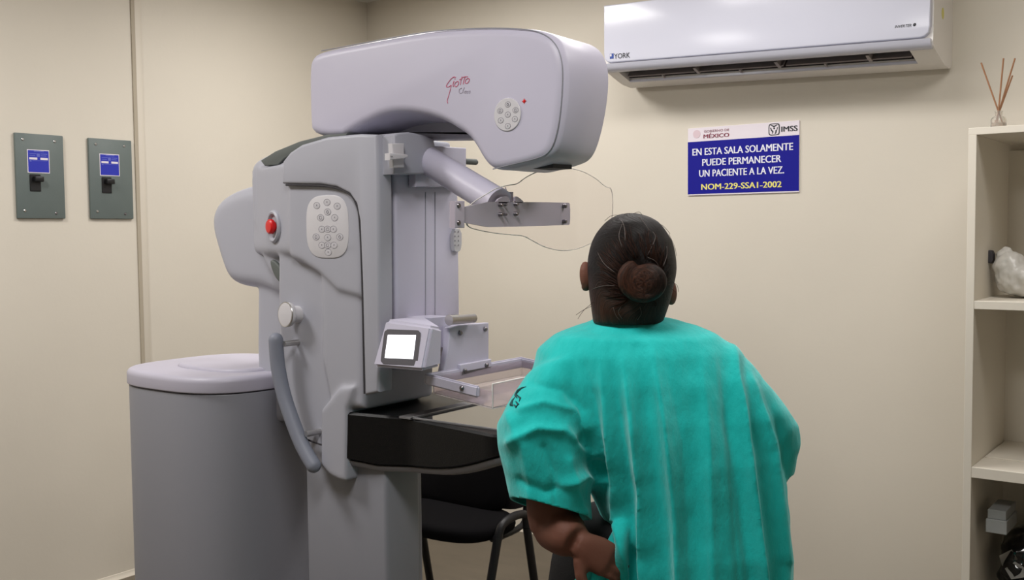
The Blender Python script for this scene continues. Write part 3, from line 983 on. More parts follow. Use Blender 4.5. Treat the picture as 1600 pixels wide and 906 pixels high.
offs = []
for v in b.verts:
    face_w = max(0.0, min(1.0, (-v.normal.dot(FW) + .1) / .4))
    q = project(v.co)
    s = 0.0
    if face_w > 0 and q[1] < 1300:
        for L, h, wd in folds:
            ys_ = [p[1] for p in L]
            qy = min(q[1], ys_[-1]) if q[1] > 880 else q[1]
            if qy < ys_[0] - 25 or qy > ys_[-1] + 25: continue
            xl = float(np.interp(qy, ys_, [p[0] for p in L]))
            dx = q[0] - xl
            if abs(dx) > 4 * wd: continue
            ww = wd * (0.55 if dx < 0 else 1.5)
            fade = max(0, min(1, (qy - ys_[0] + 20) / 130.0))
            if ys_[-1] < 860: fade *= max(0, min(1, (ys_[-1] + 20 - qy) / 40.0))
            if h > 0: s -= .55 * h * fade * math.exp(-((dx + 1.7 * wd) / (wd * 1.1)) ** 2)
            s += (1.7 if h > 0 else .6) * h * fade * math.exp(-((dx * dx + 6) ** .5 - 2.4) / (ww * .62))
        if q[0] < 960 and q[1] > 560:
            for L, h, wd in wr:
                dd = pdist(q, L)
                if dd < 3.2 * wd: s += 1.3 * h * math.exp(-((dd * dd + 9) ** .5 - 3) / (wd * .7))
    s *= face_w
    s += .0045 * noise.noise(v.co * 9) + .0022 * noise.noise(v.co * 24 + Vector((3, 1, 7)))
    offs.append(s)
for v, s in zip(b.verts, offs): v.co += v.normal * s
bmesh.ops.smooth_vert(b, verts=b.verts[:], factor=.5, use_axis_x=True, use_axis_y=True, use_axis_z=True)


def open_hem(bb, c, n_, rad, back):
    """cut the sleeve off cleanly at its hem plane"""
    pc = c - n_ * back
    fs = [f for f in bb.faces if (f.calc_center_median() - c).length < rad]
    es = {e for f in fs for e in f.edges}; vs = {v for f in fs for v in f.verts}
    bmesh.ops.bisect_plane(bb, geom=list(fs) + list(es) + list(vs), plane_co=pc, plane_no=n_, clear_outer=False, clear_inner=False, dist=1e-6)
    dl = [f for f in bb.faces if (f.calc_center_median() - c).length < rad and (f.calc_center_median() - pc).dot(n_) > 0]
    bmesh.ops.delete(bb, geom=dl, context='FACES')


open_hem(b, hemLc, hemLn, .118, .012)
open_hem(b, hemRc, hemRn, .075, .012)
bmesh.ops.delete(b, geom=[f for f in b.faces if f.calc_center_median().z < AT(1100, 1236, 2.09).z + .03 and f.normal.z < -.5], context='FACES')
lk = [v for v in b.verts if not v.link_faces]
bmesh.ops.delete(b, geom=lk, context='VERTS')
for it in range(3):
    bd = [v for v in b.verts if any(e.is_boundary for e in v.link_edges)]
    nw = {}
    for v in bd:
        nb = [e.other_vert(v) for e in v.link_edges if e.is_boundary]
        nw[v] = (v.co + sum((x.co for x in nb), Vector()) / max(1, len(nb))) / 2
    for v, c in nw.items(): v.co = c
gown = obj('gown', b, 'gown', wp, 180)
sd = gown.modifiers.new('cloth', 'SOLIDIFY'); sd.thickness = .004; sd.offset = -1
# dark print on the left sleeve
b = BM()


def gownpt(x, y):
    bpy.context.view_layer.update()
    mi = gown.matrix_world.inverted()
    d = ray(x, y).normalized()
    ok, loc, n_, _ = gown.ray_cast(mi @ CAM, (mi.to_3x3() @ d))
    if not ok:
        return AT(x, y, 1.95)
    return gown.matrix_world @ loc - d * .001


for L, r in [([(822, 604), (816, 606), (810, 611), (806, 617), (808, 622)], [.0006, .0020, .0042, .0034, .0008]), ([(808, 617), (813, 622), (811, 627)], [.0010, .0022, .0006]),
             ([(805, 620), (801, 626), (799, 632), (802, 634)], [.0008, .0028, .0040, .0008]), ([(806, 627), (810, 632), (807, 636), (803, 632)], [.0010, .0022, .0026, .0008])]:
    tube(b, [gownpt(*q) for q in L], r, 6)
obj('sleeve_print', b, 'embroid', gown)

# body: one continuous surface
b = BM()
hc = AT(985, 418, 2.04)
face_dir = (FH * .92 - RH * .38).normalized(); face_rt = face_dir.cross(Vector((0, 0, 1))).normalized()
zz = Vector((0, 0, 1))


def hpnt(r, f, u): return hc + face_rt * r + face_dir * f + zz * u


hrot = Matrix((face_rt, face_dir, zz)).transposed()
ell(b, hpnt(0, 0.005, .022), .073, .088, .076, hrot)
ell(b, hpnt(0, .03, -.035), .060, .070, .078, hrot)
ell(b, hpnt(0, .062, -.085), .034, .034, .026, hrot)                   # chin
loft(b, [ring(hpnt(0, .085 + f, -.005 + u), face_rt * r, zz * r * 1.0, 12) for r, f, u in ((.006, .0, .02), (.010, .012, .0), (.016, .018, -.022), (.012, .008, -.032))])   # nose
ell(b, hpnt(0, .092, -.058), .024, .012, .006, hrot); ell(b, hpnt(0, .090, -.067), .020, .012, .006, hrot)   # lips
for s in (-1, 1):
    ell(b, hpnt(s * .030, .082, .018), .014, .012, .009, hrot)          # lids
    ell(b, hpnt(s * .030, .088, .035), .020, .010, .005, hrot)          # brow
earL = AT(916, 431, 2.03)
ell(b, earL, .012, .017, .031, Matrix.Rotation(radians(-4), 3, FH)); ell(b, earL + Vector((0, 0, -.022)) - RH * .001, .009, .010, .010); ell(b, earL + RH * .012, .014, .012, .02)
earR = AT(1049, 458, 2.05)
ell(b, earR, .010, .017, .026)
nk = [AT(988, 470, 2.05), AT(988, 500, 2.06), AT(995, 525, 2.06)]
tube(b, nk, [.058, .062, .085], 20)
BT = [(945, 1050, 515, 2.06, .06), (910, 1090, 550, 2.06, .08), (895, 1130, 605, 2.07, .11), (930, 1170, 690, 2.08, .13), (975, 1180, 790, 2.09, .13), (975, 1185, 880, 2.10, .14), (960, 1185, 960, 2.11, .14)]
loft(b, [wring(*t) for t in BT])
# arms
lsh, lel, lwr = AT(900, 585, 2.04), AT(868, 822, 1.975), AT(900, 846, 1.915)
tube(b, spline([AT(930, 560, 2.05), lsh, AT(868, 690, 2.0), AT(862, 780, 1.985), lel], 6), [.05 + 0 * i for i in range(25)], 18)
ell(b, lel, .047, .044, .046)
tube(b, spline([lel, AT(886, 836, 1.935), lwr], 6), [.047, .047, .0465, .0455, .0445, .0435, .042, .0405, .039, .037, .035, .033, .031], 18)
rsh, rel, rwr = AT(1125, 610, 2.07), AT(1180, 760, 2.12), AT(1160, 815, 2.30)
tube(b, spline([AT(1080, 580, 2.06), rsh, AT(1170, 670, 2.09), rel], 6), [.042] * 6 + [.042] * 13, 18)
ell(b, rel, .043, .043, .043)
tube(b, spline([rel, AT(1172, 800, 2.2), rwr], 6), [.043 - .001 * i for i in range(13)], 18)


def hand(bb, wrist, d, nrm, thumbside, k=1.0, curl=1.0):
    """palm, five bent fingers of unequal length; d points along the hand, nrm to the back of the hand"""
    d = d.normalized(); nrm = (nrm - d * nrm.dot(d)).normalized(); s = d.cross(nrm) * thumbside
    loft(bb, [ring(wrist + d * t * k, s * w__ * k, nrm * h * k, 18, 2.4) for t, w__, h in ((.0, .024, .019), (.022, .034, .020), (.05, .040, .017), (.078, .040, .013), (.086, .036, .008), (.089, .028, .004))])
    for off, L, r in [(o * k, l * k, q * k) for o, l, q in ((.029, .066, .0085), (.010, .074, .0088), (-.010, .068, .0085), (-.028, .052, .0076))]:
        p = wrist + d * .07 * k + s * off
        pts = [p]
        cur = d.copy()
        for seg_, bend in ((.45, .35 * curl), (.3, .55 * curl), (.25, .45 * curl)):
            ax = nrm.cross(cur).normalized()
            cur = (cur * cos(bend) - nrm * sin(bend)).normalized()
            pts.append(pts[-1] + cur * L * seg_)
        tube(bb, spline(pts, 4), [r * (1 - .02 * i) for i in range(13)], 12, True)
    p = wrist + d * .022 + s * .028
    t1 = (d * .6 + s * .8).normalized()
    pts = [p, p + t1 * .034, p + t1 * .05 + d * .018 - nrm * .012, p + t1 * .054 + d * .036 - nrm * .022]
    tube(bb, spline(pts, 4), [.0125 - .0003 * i for i in range(13)], 12, True)


hand(b, lwr + (RH * .0 - zz * .002), (RH * .86 - zz * .5 + FH * .02), -FH + zz * .25 + RH * .05, 1, .86, .5)
hand(b, rwr, (-RH * .8 - zz * .45 + FH * .2), FH, 1)
# legs and feet
for cx, d0, s in ((985, 2.10, -1), (1125, 2.12, 1)):
    top = AT(cx, 930, d0)
    kn = Vector((top.x, top.y, .46)) + FH * .02; an = Vector((top.x, top.y, .09)) - FH * .01
    tube(b, spline([top, (top + kn) / 2, kn, (kn + an) / 2 - FH * .012, an], 5), list(np.interp(range(21), [0, 10, 16, 20], [.105, .068, .06, .038])), 18)
    tube(b, [an, an - zz * .04, an + FH * .07 - zz * .055, an + FH * .16 - zz * .062], [.038, .040, .036, .024], 14, True)
b = remesh(b, .0045, 4)
body = obj('body', b, 'skin', wp, 180)

# trousers and shoes
b = BM()
loft(b, [wring(*t) for t in [(905, 1185, 800, 2.1, .15), (878, 1190, 830, 2.11, .16), (862, 1192, 870, 2.11, .165), (852, 1194, 940, 2.11, .165), (858, 1194, 1000, 2.11, .15)]])
for cx, d0 in ((962, 2.10), (1118, 2.12)):
    top = AT(cx, 945, d0); an = Vector((top.x + (.02 if cx < 1000 else 0), top.y + .01, .10))
    kn = (top + an) / 2
    tube(b, spline([top, (top + kn) / 2, kn, (kn + an) / 2, an], 5), list(np.interp(range(21), [0, 5, 10, 20], [.135, .122, .10, .075])), 22)
b = remesh(b, .009, 5)
obj('trousers', b, 'pants', wp, 180)
for cx, d0, sx in ((985, 2.10, .0), (1125, 2.12, 0)):
    top = AT(cx, 930, d0); c = Vector((top.x, top.y, 0)) - FH * .01
    b = BM()
    sec = [(-.065, .030, .060), (-.055, .036, .075), (0, .040, .085), (.06, .043, .070), (.12, .046, .055), (.17, .040, .045), (.20, .024, .034)]
    loft(b, [ring(c + FH * f + zz * (h / 2), RH * w__, zz * h / 2, 20, 3) for f, w__, h in sec])
    obj('shoe', b, 'shoe', wp, 60)


# hair
def mat_hair():
    m = mat('hair_dark_brown', (30, 22, 20), 0.45, spec=0.25)
    nt = m.node_tree; bs = nt.nodes['Principled BSDF']
    at = nt.nodes.new('ShaderNodeAttribute'); at.attribute_name = 'strand'
    sx = nt.nodes.new('ShaderNodeSeparateXYZ'); nt.links.new(at.outputs['Vector'], sx.inputs[0])
    cmb = nt.nodes.new('ShaderNodeCombineXYZ')
    ma = nt.nodes.new('ShaderNodeMath'); ma.operation = 'MULTIPLY'; ma.inputs[1].default_value = 30; nt.links.new(sx.outputs[0], ma.inputs[0])
    mb = nt.nodes.new('ShaderNodeMath'); mb.operation = 'MULTIPLY'; mb.inputs[1].default_value = 2.0; nt.links.new(sx.outputs[1], mb.inputs[0])
    nt.links.new(ma.outputs[0], cmb.inputs[0]); nt.links.new(mb.outputs[0], cmb.inputs[1])
    n = nt.nodes.new('ShaderNodeTexNoise'); n.inputs['Scale'].default_value = 1.0; n.inputs['Detail'].default_value = 6; n.inputs['Roughness'].default_value = .7
    nt.links.new(cmb.outputs[0], n.inputs['Vector'])
    cr = nt.nodes.new('ShaderNodeValToRGB')
    e = cr.color_ramp.elements
    e[0].position = .4; e[0].color = lin((9, 7, 7)) + (1,)
    e[1].position = .8; e[1].color = lin((40, 31, 29)) + (1,)
    nt.links.new(n.outputs['Fac'], cr.inputs[0])
    cr2 = nt.nodes.new('ShaderNodeValToRGB')
    e = cr2.color_ramp.elements
    e[0].position = .34; e[0].color = lin((26, 15, 12)) + (1,)
    e[1].position = .8; e[1].color = lin((104, 62, 42)) + (1,)
    nt.links.new(n.outputs['Fac'], cr2.inputs[0])
    mx = nt.nodes.new('ShaderNodeMix'); mx.data_type = 'RGBA'
    nt.links.new(sx.outputs[2], mx.inputs['Factor']); nt.links.new(cr.outputs[0], mx.inputs['A']); nt.links.new(cr2.outputs[0], mx.inputs['B'])
    nt.links.new(mx.outputs['Result'], bs.inputs['Base Color'])
    bp = nt.nodes.new('ShaderNodeBump'); bp.inputs['Strength'].default_value = .9; bp.inputs['Distance'].default_value = .004
    nt.links.new(n.outputs['Fac'], bp.inputs['Height']); nt.links.new(bp.outputs[0], bs.inputs['Normal'])
    return m


M['hair'] = mat_hair()


def attr(o, f):
    a = o.data.attributes.new('strand', 'FLOAT_VECTOR', 'POINT')
    vals = []
    for v in o.data.vertices:
        vals += list(f(o.matrix_world @ v.co if False else v.co + root_loc(o)))
    a.data.foreach_set('vector', vals)


bun_c = AT(1004, 439, 1.912)
b = BM()
hcen = AT(988, 415, 2.0)
# combed back cap: crown ring stack from the photo's outline
HS = [(977, 993, 333, .03), (965, 1003, 335.5, .055), (956, 1016, 340, .072), (947, 1027, 346.5, .083), (939, 1035, 355, .092), (932, 1041, 364, .098), (926, 1048, 375, .102), (922, 1052, 387, .104), (918.5, 1055, 404, .103), (918, 1056, 419, .100), (918.5, 1055, 430, .096), (919.5, 1052, 445, .09), (921, 1049, 460, .083), (923, 1045, 475, .076), (925, 1040, 490, .068), (927, 1035, 504, .058)]
loft(b, [wring(l, r_, y, 2.0, bd, 40, 2.15) for l, r_, y, bd in HS])
b = remesh(b, .005, 3)
hair = obj('hair', b, 'hair', wp, 180)


def hair_attr(p):
    r = p - bun_c
    a = math.atan2(r.dot(RH), r.z) + .25 * sin(3 * r.length * 20)
    q = project(p)
    red = max(0, min(1, (q[1] - 420) / 60)) * max(.1, min(1, (1045 - q[0]) / 80)) * .85
    return (a, r.length * 6, red)


attr(hair, hair_attr)
# the coiled bun: a rope of hair wound round
b = BM()
ell(b, bun_c + FH * .012, .044, .030, .042)
pts = []; rad = []
for i in range(90):
    t = i / 89
    th_ = t * 2 * pi * 2.15 + 2.2
    rr = .0355 * (1 - t * .85)
    pts.append(bun_c - FH * (.002 + .007 * t) + RH * (.004 * sin(5 * t)) + zz * (.003 * sin(9 * t)) + RH * cos(th_) * rr * 1.05 + zz * sin(th_) * rr)
    rad.append(.0145 - .003 * t)
tube(b, pts, rad, 12, True)
b = remesh(b, .0032, 3)
bun = obj('bun', b, 'hair', hair, 180)


def bun_attr(p):
    r = p - bun_c
    return (r.length * 14, math.atan2(r.dot(RH), r.z) * 1.0, max(.15, .8 - max(0, r.dot(RH)) * 22))


attr(bun, bun_attr)
b = BM()
rnd = random.Random(5)


def hairpt(x, y, lift=.001):
    mi = hair.matrix_world.inverted(); d = ray(x, y).normalized()
    ok, loc, n_, _ = hair.ray_cast(mi @ CAM, mi.to_3x3() @ d)
    return (hair.matrix_world @ loc - d * lift) if ok else AT(x, y, 1.98)


M['hairhighlight'] = mat('hair_highlight_strands', (96, 86, 82), .4, bump=.02)  # paler colour painting specular highlights onto single strands
bpy.context.view_layer.update()
for i in range(150):
    a = rnd.uniform(-2.6, 2.6)
    x0 = 988 + sin(a) * rnd.uniform(40, 66); y0 = 418 - cos(a) * rnd.uniform(45, 80)
    x1 = 1002 + sin(a) * 34; y1 = 438 - cos(a) * 34
    k = rnd.uniform(-6, 6)
    L = [(x0 + (x1 - x0) * t + k * sin(pi * t), y0 + (y1 - y0) * t) for t in (0, .25, .5, .75, 1)]
    tube(b, [hairpt(*q, .0005 + .0008 * rnd.random()) for q in L], [.0002, .0007, .0008, .0007, .0003], 5)
LS = b; b = BM()
for L in [[(963, 338), (972, 346), (976, 358), (977, 376)], [(972, 350), (967, 368), (972, 386)], [(998, 338), (1008, 350), (1015, 360)], [(1020, 362), (1024, 372), (1012, 398)], [(1042, 385), (1042, 400), (1036, 416)], [(1012, 402), (1024, 408), (1031, 420)], [(934, 395), (944, 412), (960, 425)], [(925, 452), (940, 447), (960, 446)], [(958, 480), (962, 492), (968, 500)], [(1000, 480), (1002, 490), (996, 500)], [(970, 480), (966, 488), (972, 498)]]:
    tube(b, spline([hairpt(q[0], q[1], .003) for q in L], 4), .0005, 4)
GS = b; b = LS
for L in [[(965, 360), (972, 340), (980, 333), (990, 337)], [(985, 336), (998, 331), (1004, 337)], [(1020, 348), (1035, 352), (1047, 365)], [(945, 345), (955, 337), (968, 336)], [(925, 478), (912, 484), (900, 492)], [(930, 470), (915, 482), (908, 490), (903, 498)],
          [(1050, 440), (1058, 446), (1060, 456)], [(1046, 450), (1055, 455), (1057, 462)], [(940, 485), (945, 500), (952, 506)], [(955, 480), (962, 500), (970, 504)], [(985, 482), (980, 500), (972, 506)], [(1000, 478), (1004, 495), (998, 505)], [(1045, 365), (1054, 385), (1057, 400)]]:
    tube(b, spline([AT(q[0], q[1], 1.955) for q in L], 4), .0004, 4)
tag(obj('highlight_strands', GS, 'hairhighlight', hair, 180), kind='stuff')  # strands added as painted highlights on the dark hair
st_ = obj('loose_strands', b, 'hair', hair, 180)
tag(st_, kind='stuff')
attr(st_, lambda p: (p.x * 40, p.z * 10, .55))

# ------------------------------------------------------------------ air conditioner
TA = -0.037


def acz(x): return 2.14 + TA * (x + 2.241)


ac = empty('wall_air_conditioner', (-1.61, BY, 2.02), 'white split air conditioner mounted high on back wall above the blue sign', 'air conditioner')


def acprof(bb, prof, x0, x1, n=2):
    rings = []
    for x in (x0, x1):
        rings.append([bb.verts.new((x, y, acz(x) + z)) for y, z in prof])
    m_ = len(prof)
    for i in range(m_): bb.faces.new((rings[0][i], rings[0][(i + 1) % m_], rings[1][(i + 1) % m_], rings[1][i]))
    bb.faces.new(rings[0][::-1]); bb.faces.new(rings[1])


top_ = .245
solid = [(BY, top_), (3.72, top_), (3.69, top_ - .02), (3.682, 0), (3.68, -.012), (3.686, -.026), (3.70, -.034), (3.80, -.065), (3.83, -.072), (3.90, -.078), (3.92, -.074), (BY, -.06)]
cav = [(BY, top_), (3.72, top_), (3.69, top_ - .02), (3.682, 0), (3.68, -.012), (3.686, -.026), (3.70, -.034), (3.71, -.032), (3.745, .05), (3.81, .03), (3.798, -.058), (3.80, -.065), (3.83, -.072), (3.90, -.078), (3.92, -.074), (BY, -.06)]
b = BM()
acprof(b, solid, -2.268, -2.215); acprof(b, cav, -2.215, -1.045); acprof(b, solid, -1.045, -.962)
acb = obj('body', b, 'acbody', ac, 30)
b = BM()
acprof(b, [(3.747, .048), (3.808, .028), (3.799, -.05), (3.79, -.05), (3.80, .02), (3.748, .04)], -2.214, -1.046)
acprof(b, [(3.712, -.028), (3.746, .05), (3.75, .05), (3.716, -.03)], -2.214, -1.046)
obj('air_outlet', b, 'acdark', acb)
# glossy front panel with rounded lower corners
b = BM()
o_ = [(-2.262, top_ - .01), (-2.262, .035), (-2.258, .015), (-2.246, .003), (-2.23, 0), (-1.0, 0), (-.985, .004), (-.972, .016), (-.967, .04), (-.967, top_ - .01)]
slab(b, [(x, acz(x) + z) for x, z in o_], 'y', 3.664, 3.69, .006, 0)
pn = obj('front_panel', b, 'acwhite', ac)
b = BM()
acprof(b, [(3.662, -.004), (3.668, -.018), (3.678, -.030), (3.694, -.037), (3.70, -.034), (3.69, -.004)], -2.262, -.967)
obj('lower_lip', b, 'acwhite', ac, 60)
# vanes
b = BM()
for x0, x1 in ((-2.205, -1.895), (-1.885, -1.525), (-1.515, -1.055)):
    acprof(b, [(3.760, -.046), (3.785, -.020), (3.788, -.023), (3.763, -.050)], x0, x1)
obj('horizontal_vane', b, 'acvane', ac)
b = BM(); acprof(b, [(3.797, -.057), (3.806, -.060), (3.806, -.067), (3.797, -.0655)], -2.215, -1.045); obj('outlet_edge', b, 'acwhite', ac)
for pxv, big in ((1087, 1), (1214, 1), (1357, 1), (1029, 0), (1150, 0), (1284, 0)):
    x = PY(3.74, pxv, 95).x
    b = BM(); acprof(b, [(3.725, -.038), (3.772, -.002), (3.79, -.035), (3.77, -.054)] if big else [(3.77, -.050), (3.778, -.035), (3.795, -.045), (3.79, -.060)], x - (.007 if big else .003), x + (.005 if big else .003)); obj('vertical_fin', b, 'acvane', ac)
b = BM()
YF = 3.6635
ux = Vector((1, 0, TA)).normalized()
a = PY(YF, 959.5, 92); e_ = PY(YF, 984.5, 90.5); hgt = (PY(YF, 960, 83.5) - PY(YF, 960, 91.5)).z
text(b, 'YORK', a, ux, (0, 0, 1), (e_ - a).length, hgt, (0, -1, 0), .0006, .012)
obj('brand_letters', b, 'ink', pn)
b = BM(); sx0 = PY(YF, 953, 92); s_ = hgt
slab(b, [(sx0.x, sx0.z), (sx0.x + s_ * .85, sx0.z + 0), (sx0.x + s_ * .85, sx0.z + s_), (sx0.x, sx0.z + s_)], 'y', YF - .0006, YF + .001)
em = obj('brand_square', b, 'blueink', pn)
b = BM(); slab(b, [(sx0.x + .001, sx0.z + s_ * .45), (sx0.x + s_ * .4, sx0.z + s_ * .45), (sx0.x + s_ * .4, sx0.z + s_ * .93), (sx0.x + .001, sx0.z + s_ * .93)], 'y', YF - .001, YF); obj('square_highlight', b, 'pad', em)
b = BM(); a = PY(YF, 1398, 44); e_ = PY(YF, 1424, 42)
text(b, 'INVERTER', a, ux, (0, 0, 1), (e_ - a).length, .0095, (0, -1, 0), .0006, .004, .25)
c = PY(YF, 1429, 38.5); ell(b, c, .005, .0008, .006, Matrix.Rotation(.5, 3, 'Y'))
obj('panel_letters', b, 'ink', pn)
b = BM(); c = Vector((-.9615, 3.80, acz(-.96) + .10)); ell(b, c, .0008, .016, .02)
M['stain'] = mat('yellow_mark', (214, 206, 120), .6, bump=.02); obj('yellow_sticker', b, 'stain', acb)

# ------------------------------------------------------------------ blue notice
sg = empty('wall_sign', (-1.768, BY, 1.593), 'blue and white Spanish notice on the back wall below the air conditioner', 'sign')
sx0, sx1, sz0, szm, sz1 = -2.0115, -1.5255, 1.592, 1.817, 1.874
b = BM(); box(b, sx0, sx1, BY - .006, BY, sz0, sz1, .001, 1); bd_ = obj('board', b, 'signwhite', sg)
b = BM(); box(b, sx0 + .0005, sx1 - .0005, BY - .0066, BY - .005, sz0 + .006, szm); bf = obj('blue_field', b, 'navy', sg)


def sline(s, p, q, cap, m, parent, bold=.015, nm='lettering'):
    yv = BY - .0066
    a = PY(yv, *p); e = PY(yv, *q); h = (PY(yv, p[0], p[1] - cap) - a).z
    z = (a.z + e.z) / 2
    bb = BM(); text(bb, s, (a.x, yv, z), (1, 0, 0), (0, 0, 1), e.x - a.x, h, (0, -1, 0), .0006, bold)
    return obj(nm, bb, m, parent, 0)


sline('EN ESTA SALA SOLAMENTE', (1082.3, 242.5), (1239, 234.8), 10.6, 'txtwhite', bf, .028)
sline('PUEDE PERMANECER', (1097.6, 258.6), (1220.4, 253.5), 10.6, 'txtwhite', bf, .028)
sline('UN PACIENTE A LA VEZ.', (1092.7, 275.8), (1225, 271.2), 10.6, 'txtwhite', bf, .028)
sline('NOM-229-SSA1-2002', (1096, 296.2), (1221, 292.6), 9.0, 'txtyellow', bf, .028)
sline('M\u00c9XICO', (1099.5, 215.8), (1139.3, 213.8), 6.0, 'maroon', bd_, .03)
sline('GOBIERNO DE', (1100, 206.8), (1139.3, 204.8), 3.6, 'maroon', bd_, .0)
sline('IMSS', (1221, 206), (1246, 204), 8.2, 'ink', bd_, .03)
yv = BY - .0062
b = BM(); c = PY(yv, 1088.7, 209.5)
loft(b, [ring(c + Vector((0, h, 0)), (.017, 0, 0), (0, 0, .017), 24) for h in (.001, -.0008)])
obj('faint_seal', b, 'pinkish', bd_)
b = BM(); c = PY(yv, 1209.6, 202.2)
rx_, rz_ = .0235, .0235
loft(b, [ring(c + Vector((0, h, 0)), (rx_, 0, 0), (0, 0, rz_), 32, 5) for h in (.001, -.0006)])
em = obj('emblem', b, 'ink', bd_)
b = BM()
loft(b, [ring(c + Vector((0, h, 0)), (rx_ * .82, 0, 0), (0, 0, rz_ * .86), 32, 5) for h in (0, -.0011)])
obj('emblem_ground', b, 'signwhite', em)
b = BM()


def blob(pts, o=.0016): slab(b, [(c.x + x * rx_, c.z + z * rz_) for x, z in pts], 'y', c.y - o, c.y - .0008)


blob([(-.7, .75), (0, .35), (.7, .75), (.45, .8), (0, .6), (-.45, .8)])
blob([(-.1, .35), (.12, .3), (.2, .1), (.05, .0), (-.15, .1)])
blob([(-.7, .3), (-.55, .35), (-.35, -.1), (-.1, -.25), (-.15, -.6), (-.4, -.75), (-.3, -.4), (-.55, -.2)])
blob([(.7, .3), (.55, .35), (.45, -.1), (.2, -.2), (.25, -.45), (.1, -.78), (.4, -.7), (.5, -.3)])
obj('emblem_figure', b, 'ink', em)

# ------------------------------------------------------------------ breaker panels on the left wall
b0 = empty('breaker_panel', (LX, 2.115, 1.515), 'grey breaker cover plate at far left of left wall, bright screws at its top', 'breaker panel', 'grey breaker panels on the left wall')
y0, y1, z0, z1 = 2.017, 2.212, 1.517, 1.845
b = BM(); box(b, LX, LX + .012, y0, y1, z0, z1, .003, 2); bp_ = obj('cover_plate', b, 'plate', b0)


def lwp(x, y, o=.0125): return PX(LX + o, x, y)


q0 = lwp(42, 233); q1 = lwp(78, 271)
b = BM(); box(b, LX + .0115, LX + .0130, q0.y, q1.y, q1.z, q0.z); stk = obj('sticker', b, 'signwhite', b0)
b = BM(); box(b, LX + .0125, LX + .0136, q0.y + .003, q1.y - .003, q1.z + .003, q0.z - .003); sf = obj('sticker_field', b, 'sticker', stk)
b = BM()
W_, H_ = q1.y - q0.y, q0.z - q1.z
for u0_, u1_, v0_, v1_ in ((.08, .44, .34, .43), (.58, .92, .34, .43)):
    box(b, LX + .0130, LX + .0142, q0.y + u0_ * W_, q0.y + u1_ * W_, q0.z - v1_ * H_, q0.z - v0_ * H_)
obj('sticker_bars', b, 'signwhite', stk)
b = BM()
for u0_, u1_, v0_, v1_ in ((.3, .75, .05, .09), (.1, .4, .16, .19), (.1, .35, .24, .27), (.6, .9, .16, .19), (.6, .85, .24, .27), (.42, .56, .16, .30), (.1, .18, .46, .52), (.22, .9, .46, .48)):
    box(b, LX + .0130, LX + .0140, q0.y + u0_ * W_, q0.y + u1_ * W_, q0.z - v1_ * H_, q0.z - v0_ * H_)
obj('sticker_print', b, 'stickink', stk)
q0 = lwp(46, 272); q1 = lwp(64, 299)
b = BM(); box(b, LX + .008, LX + .016, q0.y, q1.y, q1.z, q0.z, .002, 1); box(b, LX + .012, LX + .034, q0.y + .012, q1.y + .004, (q0.z + q1.z) / 2 + .004, q0.z - .008, .003, 2)
obj('breaker_switch', b, 'black', b0)
for x, y in ((35.5, 217.5), (85.5, 221), (39, 329), (88, 333)):
    b = BM(); c = lwp(x, y, .012); r = .0055
    loft(b, [ring(c + Vector((h, 0, 0)), (0, r * f, 0), (0, 0, r * f), 12) for h, f in ((-.003, 1), (.001, 1), (.003, .6))])
    obj('screw', b, 'chrome' if y < 330 else 'bolt', b0)


def copy_tree(o, parent=None):
    c = o.copy(); COL.objects.link(c); c.parent = parent
    for ch in list(o.children): copy_tree(ch, c)
    return c


b1 = copy_tree(b0); b1.location = (LX, 2.4185, 1.515)
b1['label'] = 'grey breaker cover plate nearer the vertical trim strip, right one of the pair'

# ------------------------------------------------------------------ shelving unit and its contents
SX0, SX1, SY0, SY1 = -.788, 0.012, 3.435, 3.925
sh = empty('shelving_unit', ((SX0 + SX1) / 2, (SY0 + SY1) / 2, 0), 'tall white open shelving unit against the back wall at right', 'shelf')
t_ = .024
b = BM(); box(b, SX0, SX0 + t_, SY0, SY1, 0, 1.735, .001, 1); obj('side_panel', b, 'melamine', sh)
b = BM(); box(b, SX1 - t_, SX1, SY0, SY1, 0, 1.735, .001, 1); obj('side_panel', b, 'melamine', sh)
b = BM(); box(b, SX0 + t_, SX1 - t_, SY1 - .012, SY1, .06, 1.712); obj('back_panel', b, 'melamine', sh)
b = BM(); box(b, SX0, SX1, SY0, SY1, 1.735, 1.757, .001, 1); obj('top_board', b, 'melamine', sh)
SZ2, SZ3 = 1.2175, .690
for zt, tt in ((SZ2, .026), (SZ3, .034), (.09, .03)):
    b = BM(); box(b, SX0 + t_, SX1 - t_, SY0 + .001, SY1 - .012, zt - tt, zt, .001, 1); obj('shelf_board', b, 'melamine', sh)

rd = empty('reed_diffuser', (PY(3.56, 1560, 200).x, 3.56, 1.757), 'small clear bottle with brown reed sticks on top of the shelving unit', 'reed diffuser')
cx_ = rd.location.x
b = BM(); lathe(b, [(.021, 0), (.0235, .004), (.0235, .030), (.020, .038), (.011, .044), (.011, .056), (.0125, .057), (.0125, .060), (.009, .060), (.009, .044), (.018, .036), (.021, .030), (.021, .006), (.003, .005)], (cx_, 3.56, 1.757)); obj('bottle', b, 'glass', rd)
b = BM(); lathe(b, [(.0205, .0062), (.0205, .022), (.002, .022)], (cx_, 3.56, 1.757)); M['oil'] = mat('pale_oil', (214, 190, 168), .2, trans=.5, bump=.01); obj('oil', b, 'oil', rd)
for (xa_, ya_), (xb_, yb_), dp in (((1569, 204), (1533, 98), .004), ((1562, 204), (1568, 91), -.005), ((1554, 204), (1586, 91), .0), ((1556, 204), (1582, 118), .006)):
    A_ = PY(3.56 + dp, xa_, ya_); B_ = PY(3.56 + dp * 4, xb_, yb_)
    A_.z = 1.7635; nk_ = Vector((cx_, 3.56, 1.816)) + Vector(((B_.x - cx_) * .03, dp, 0))
    A_ = nk_ + (nk_ - B_).normalized() * .052
    b = BM(); tube(b, [A_, B_], .0026, 7); obj('reed', b, 'reed', rd)

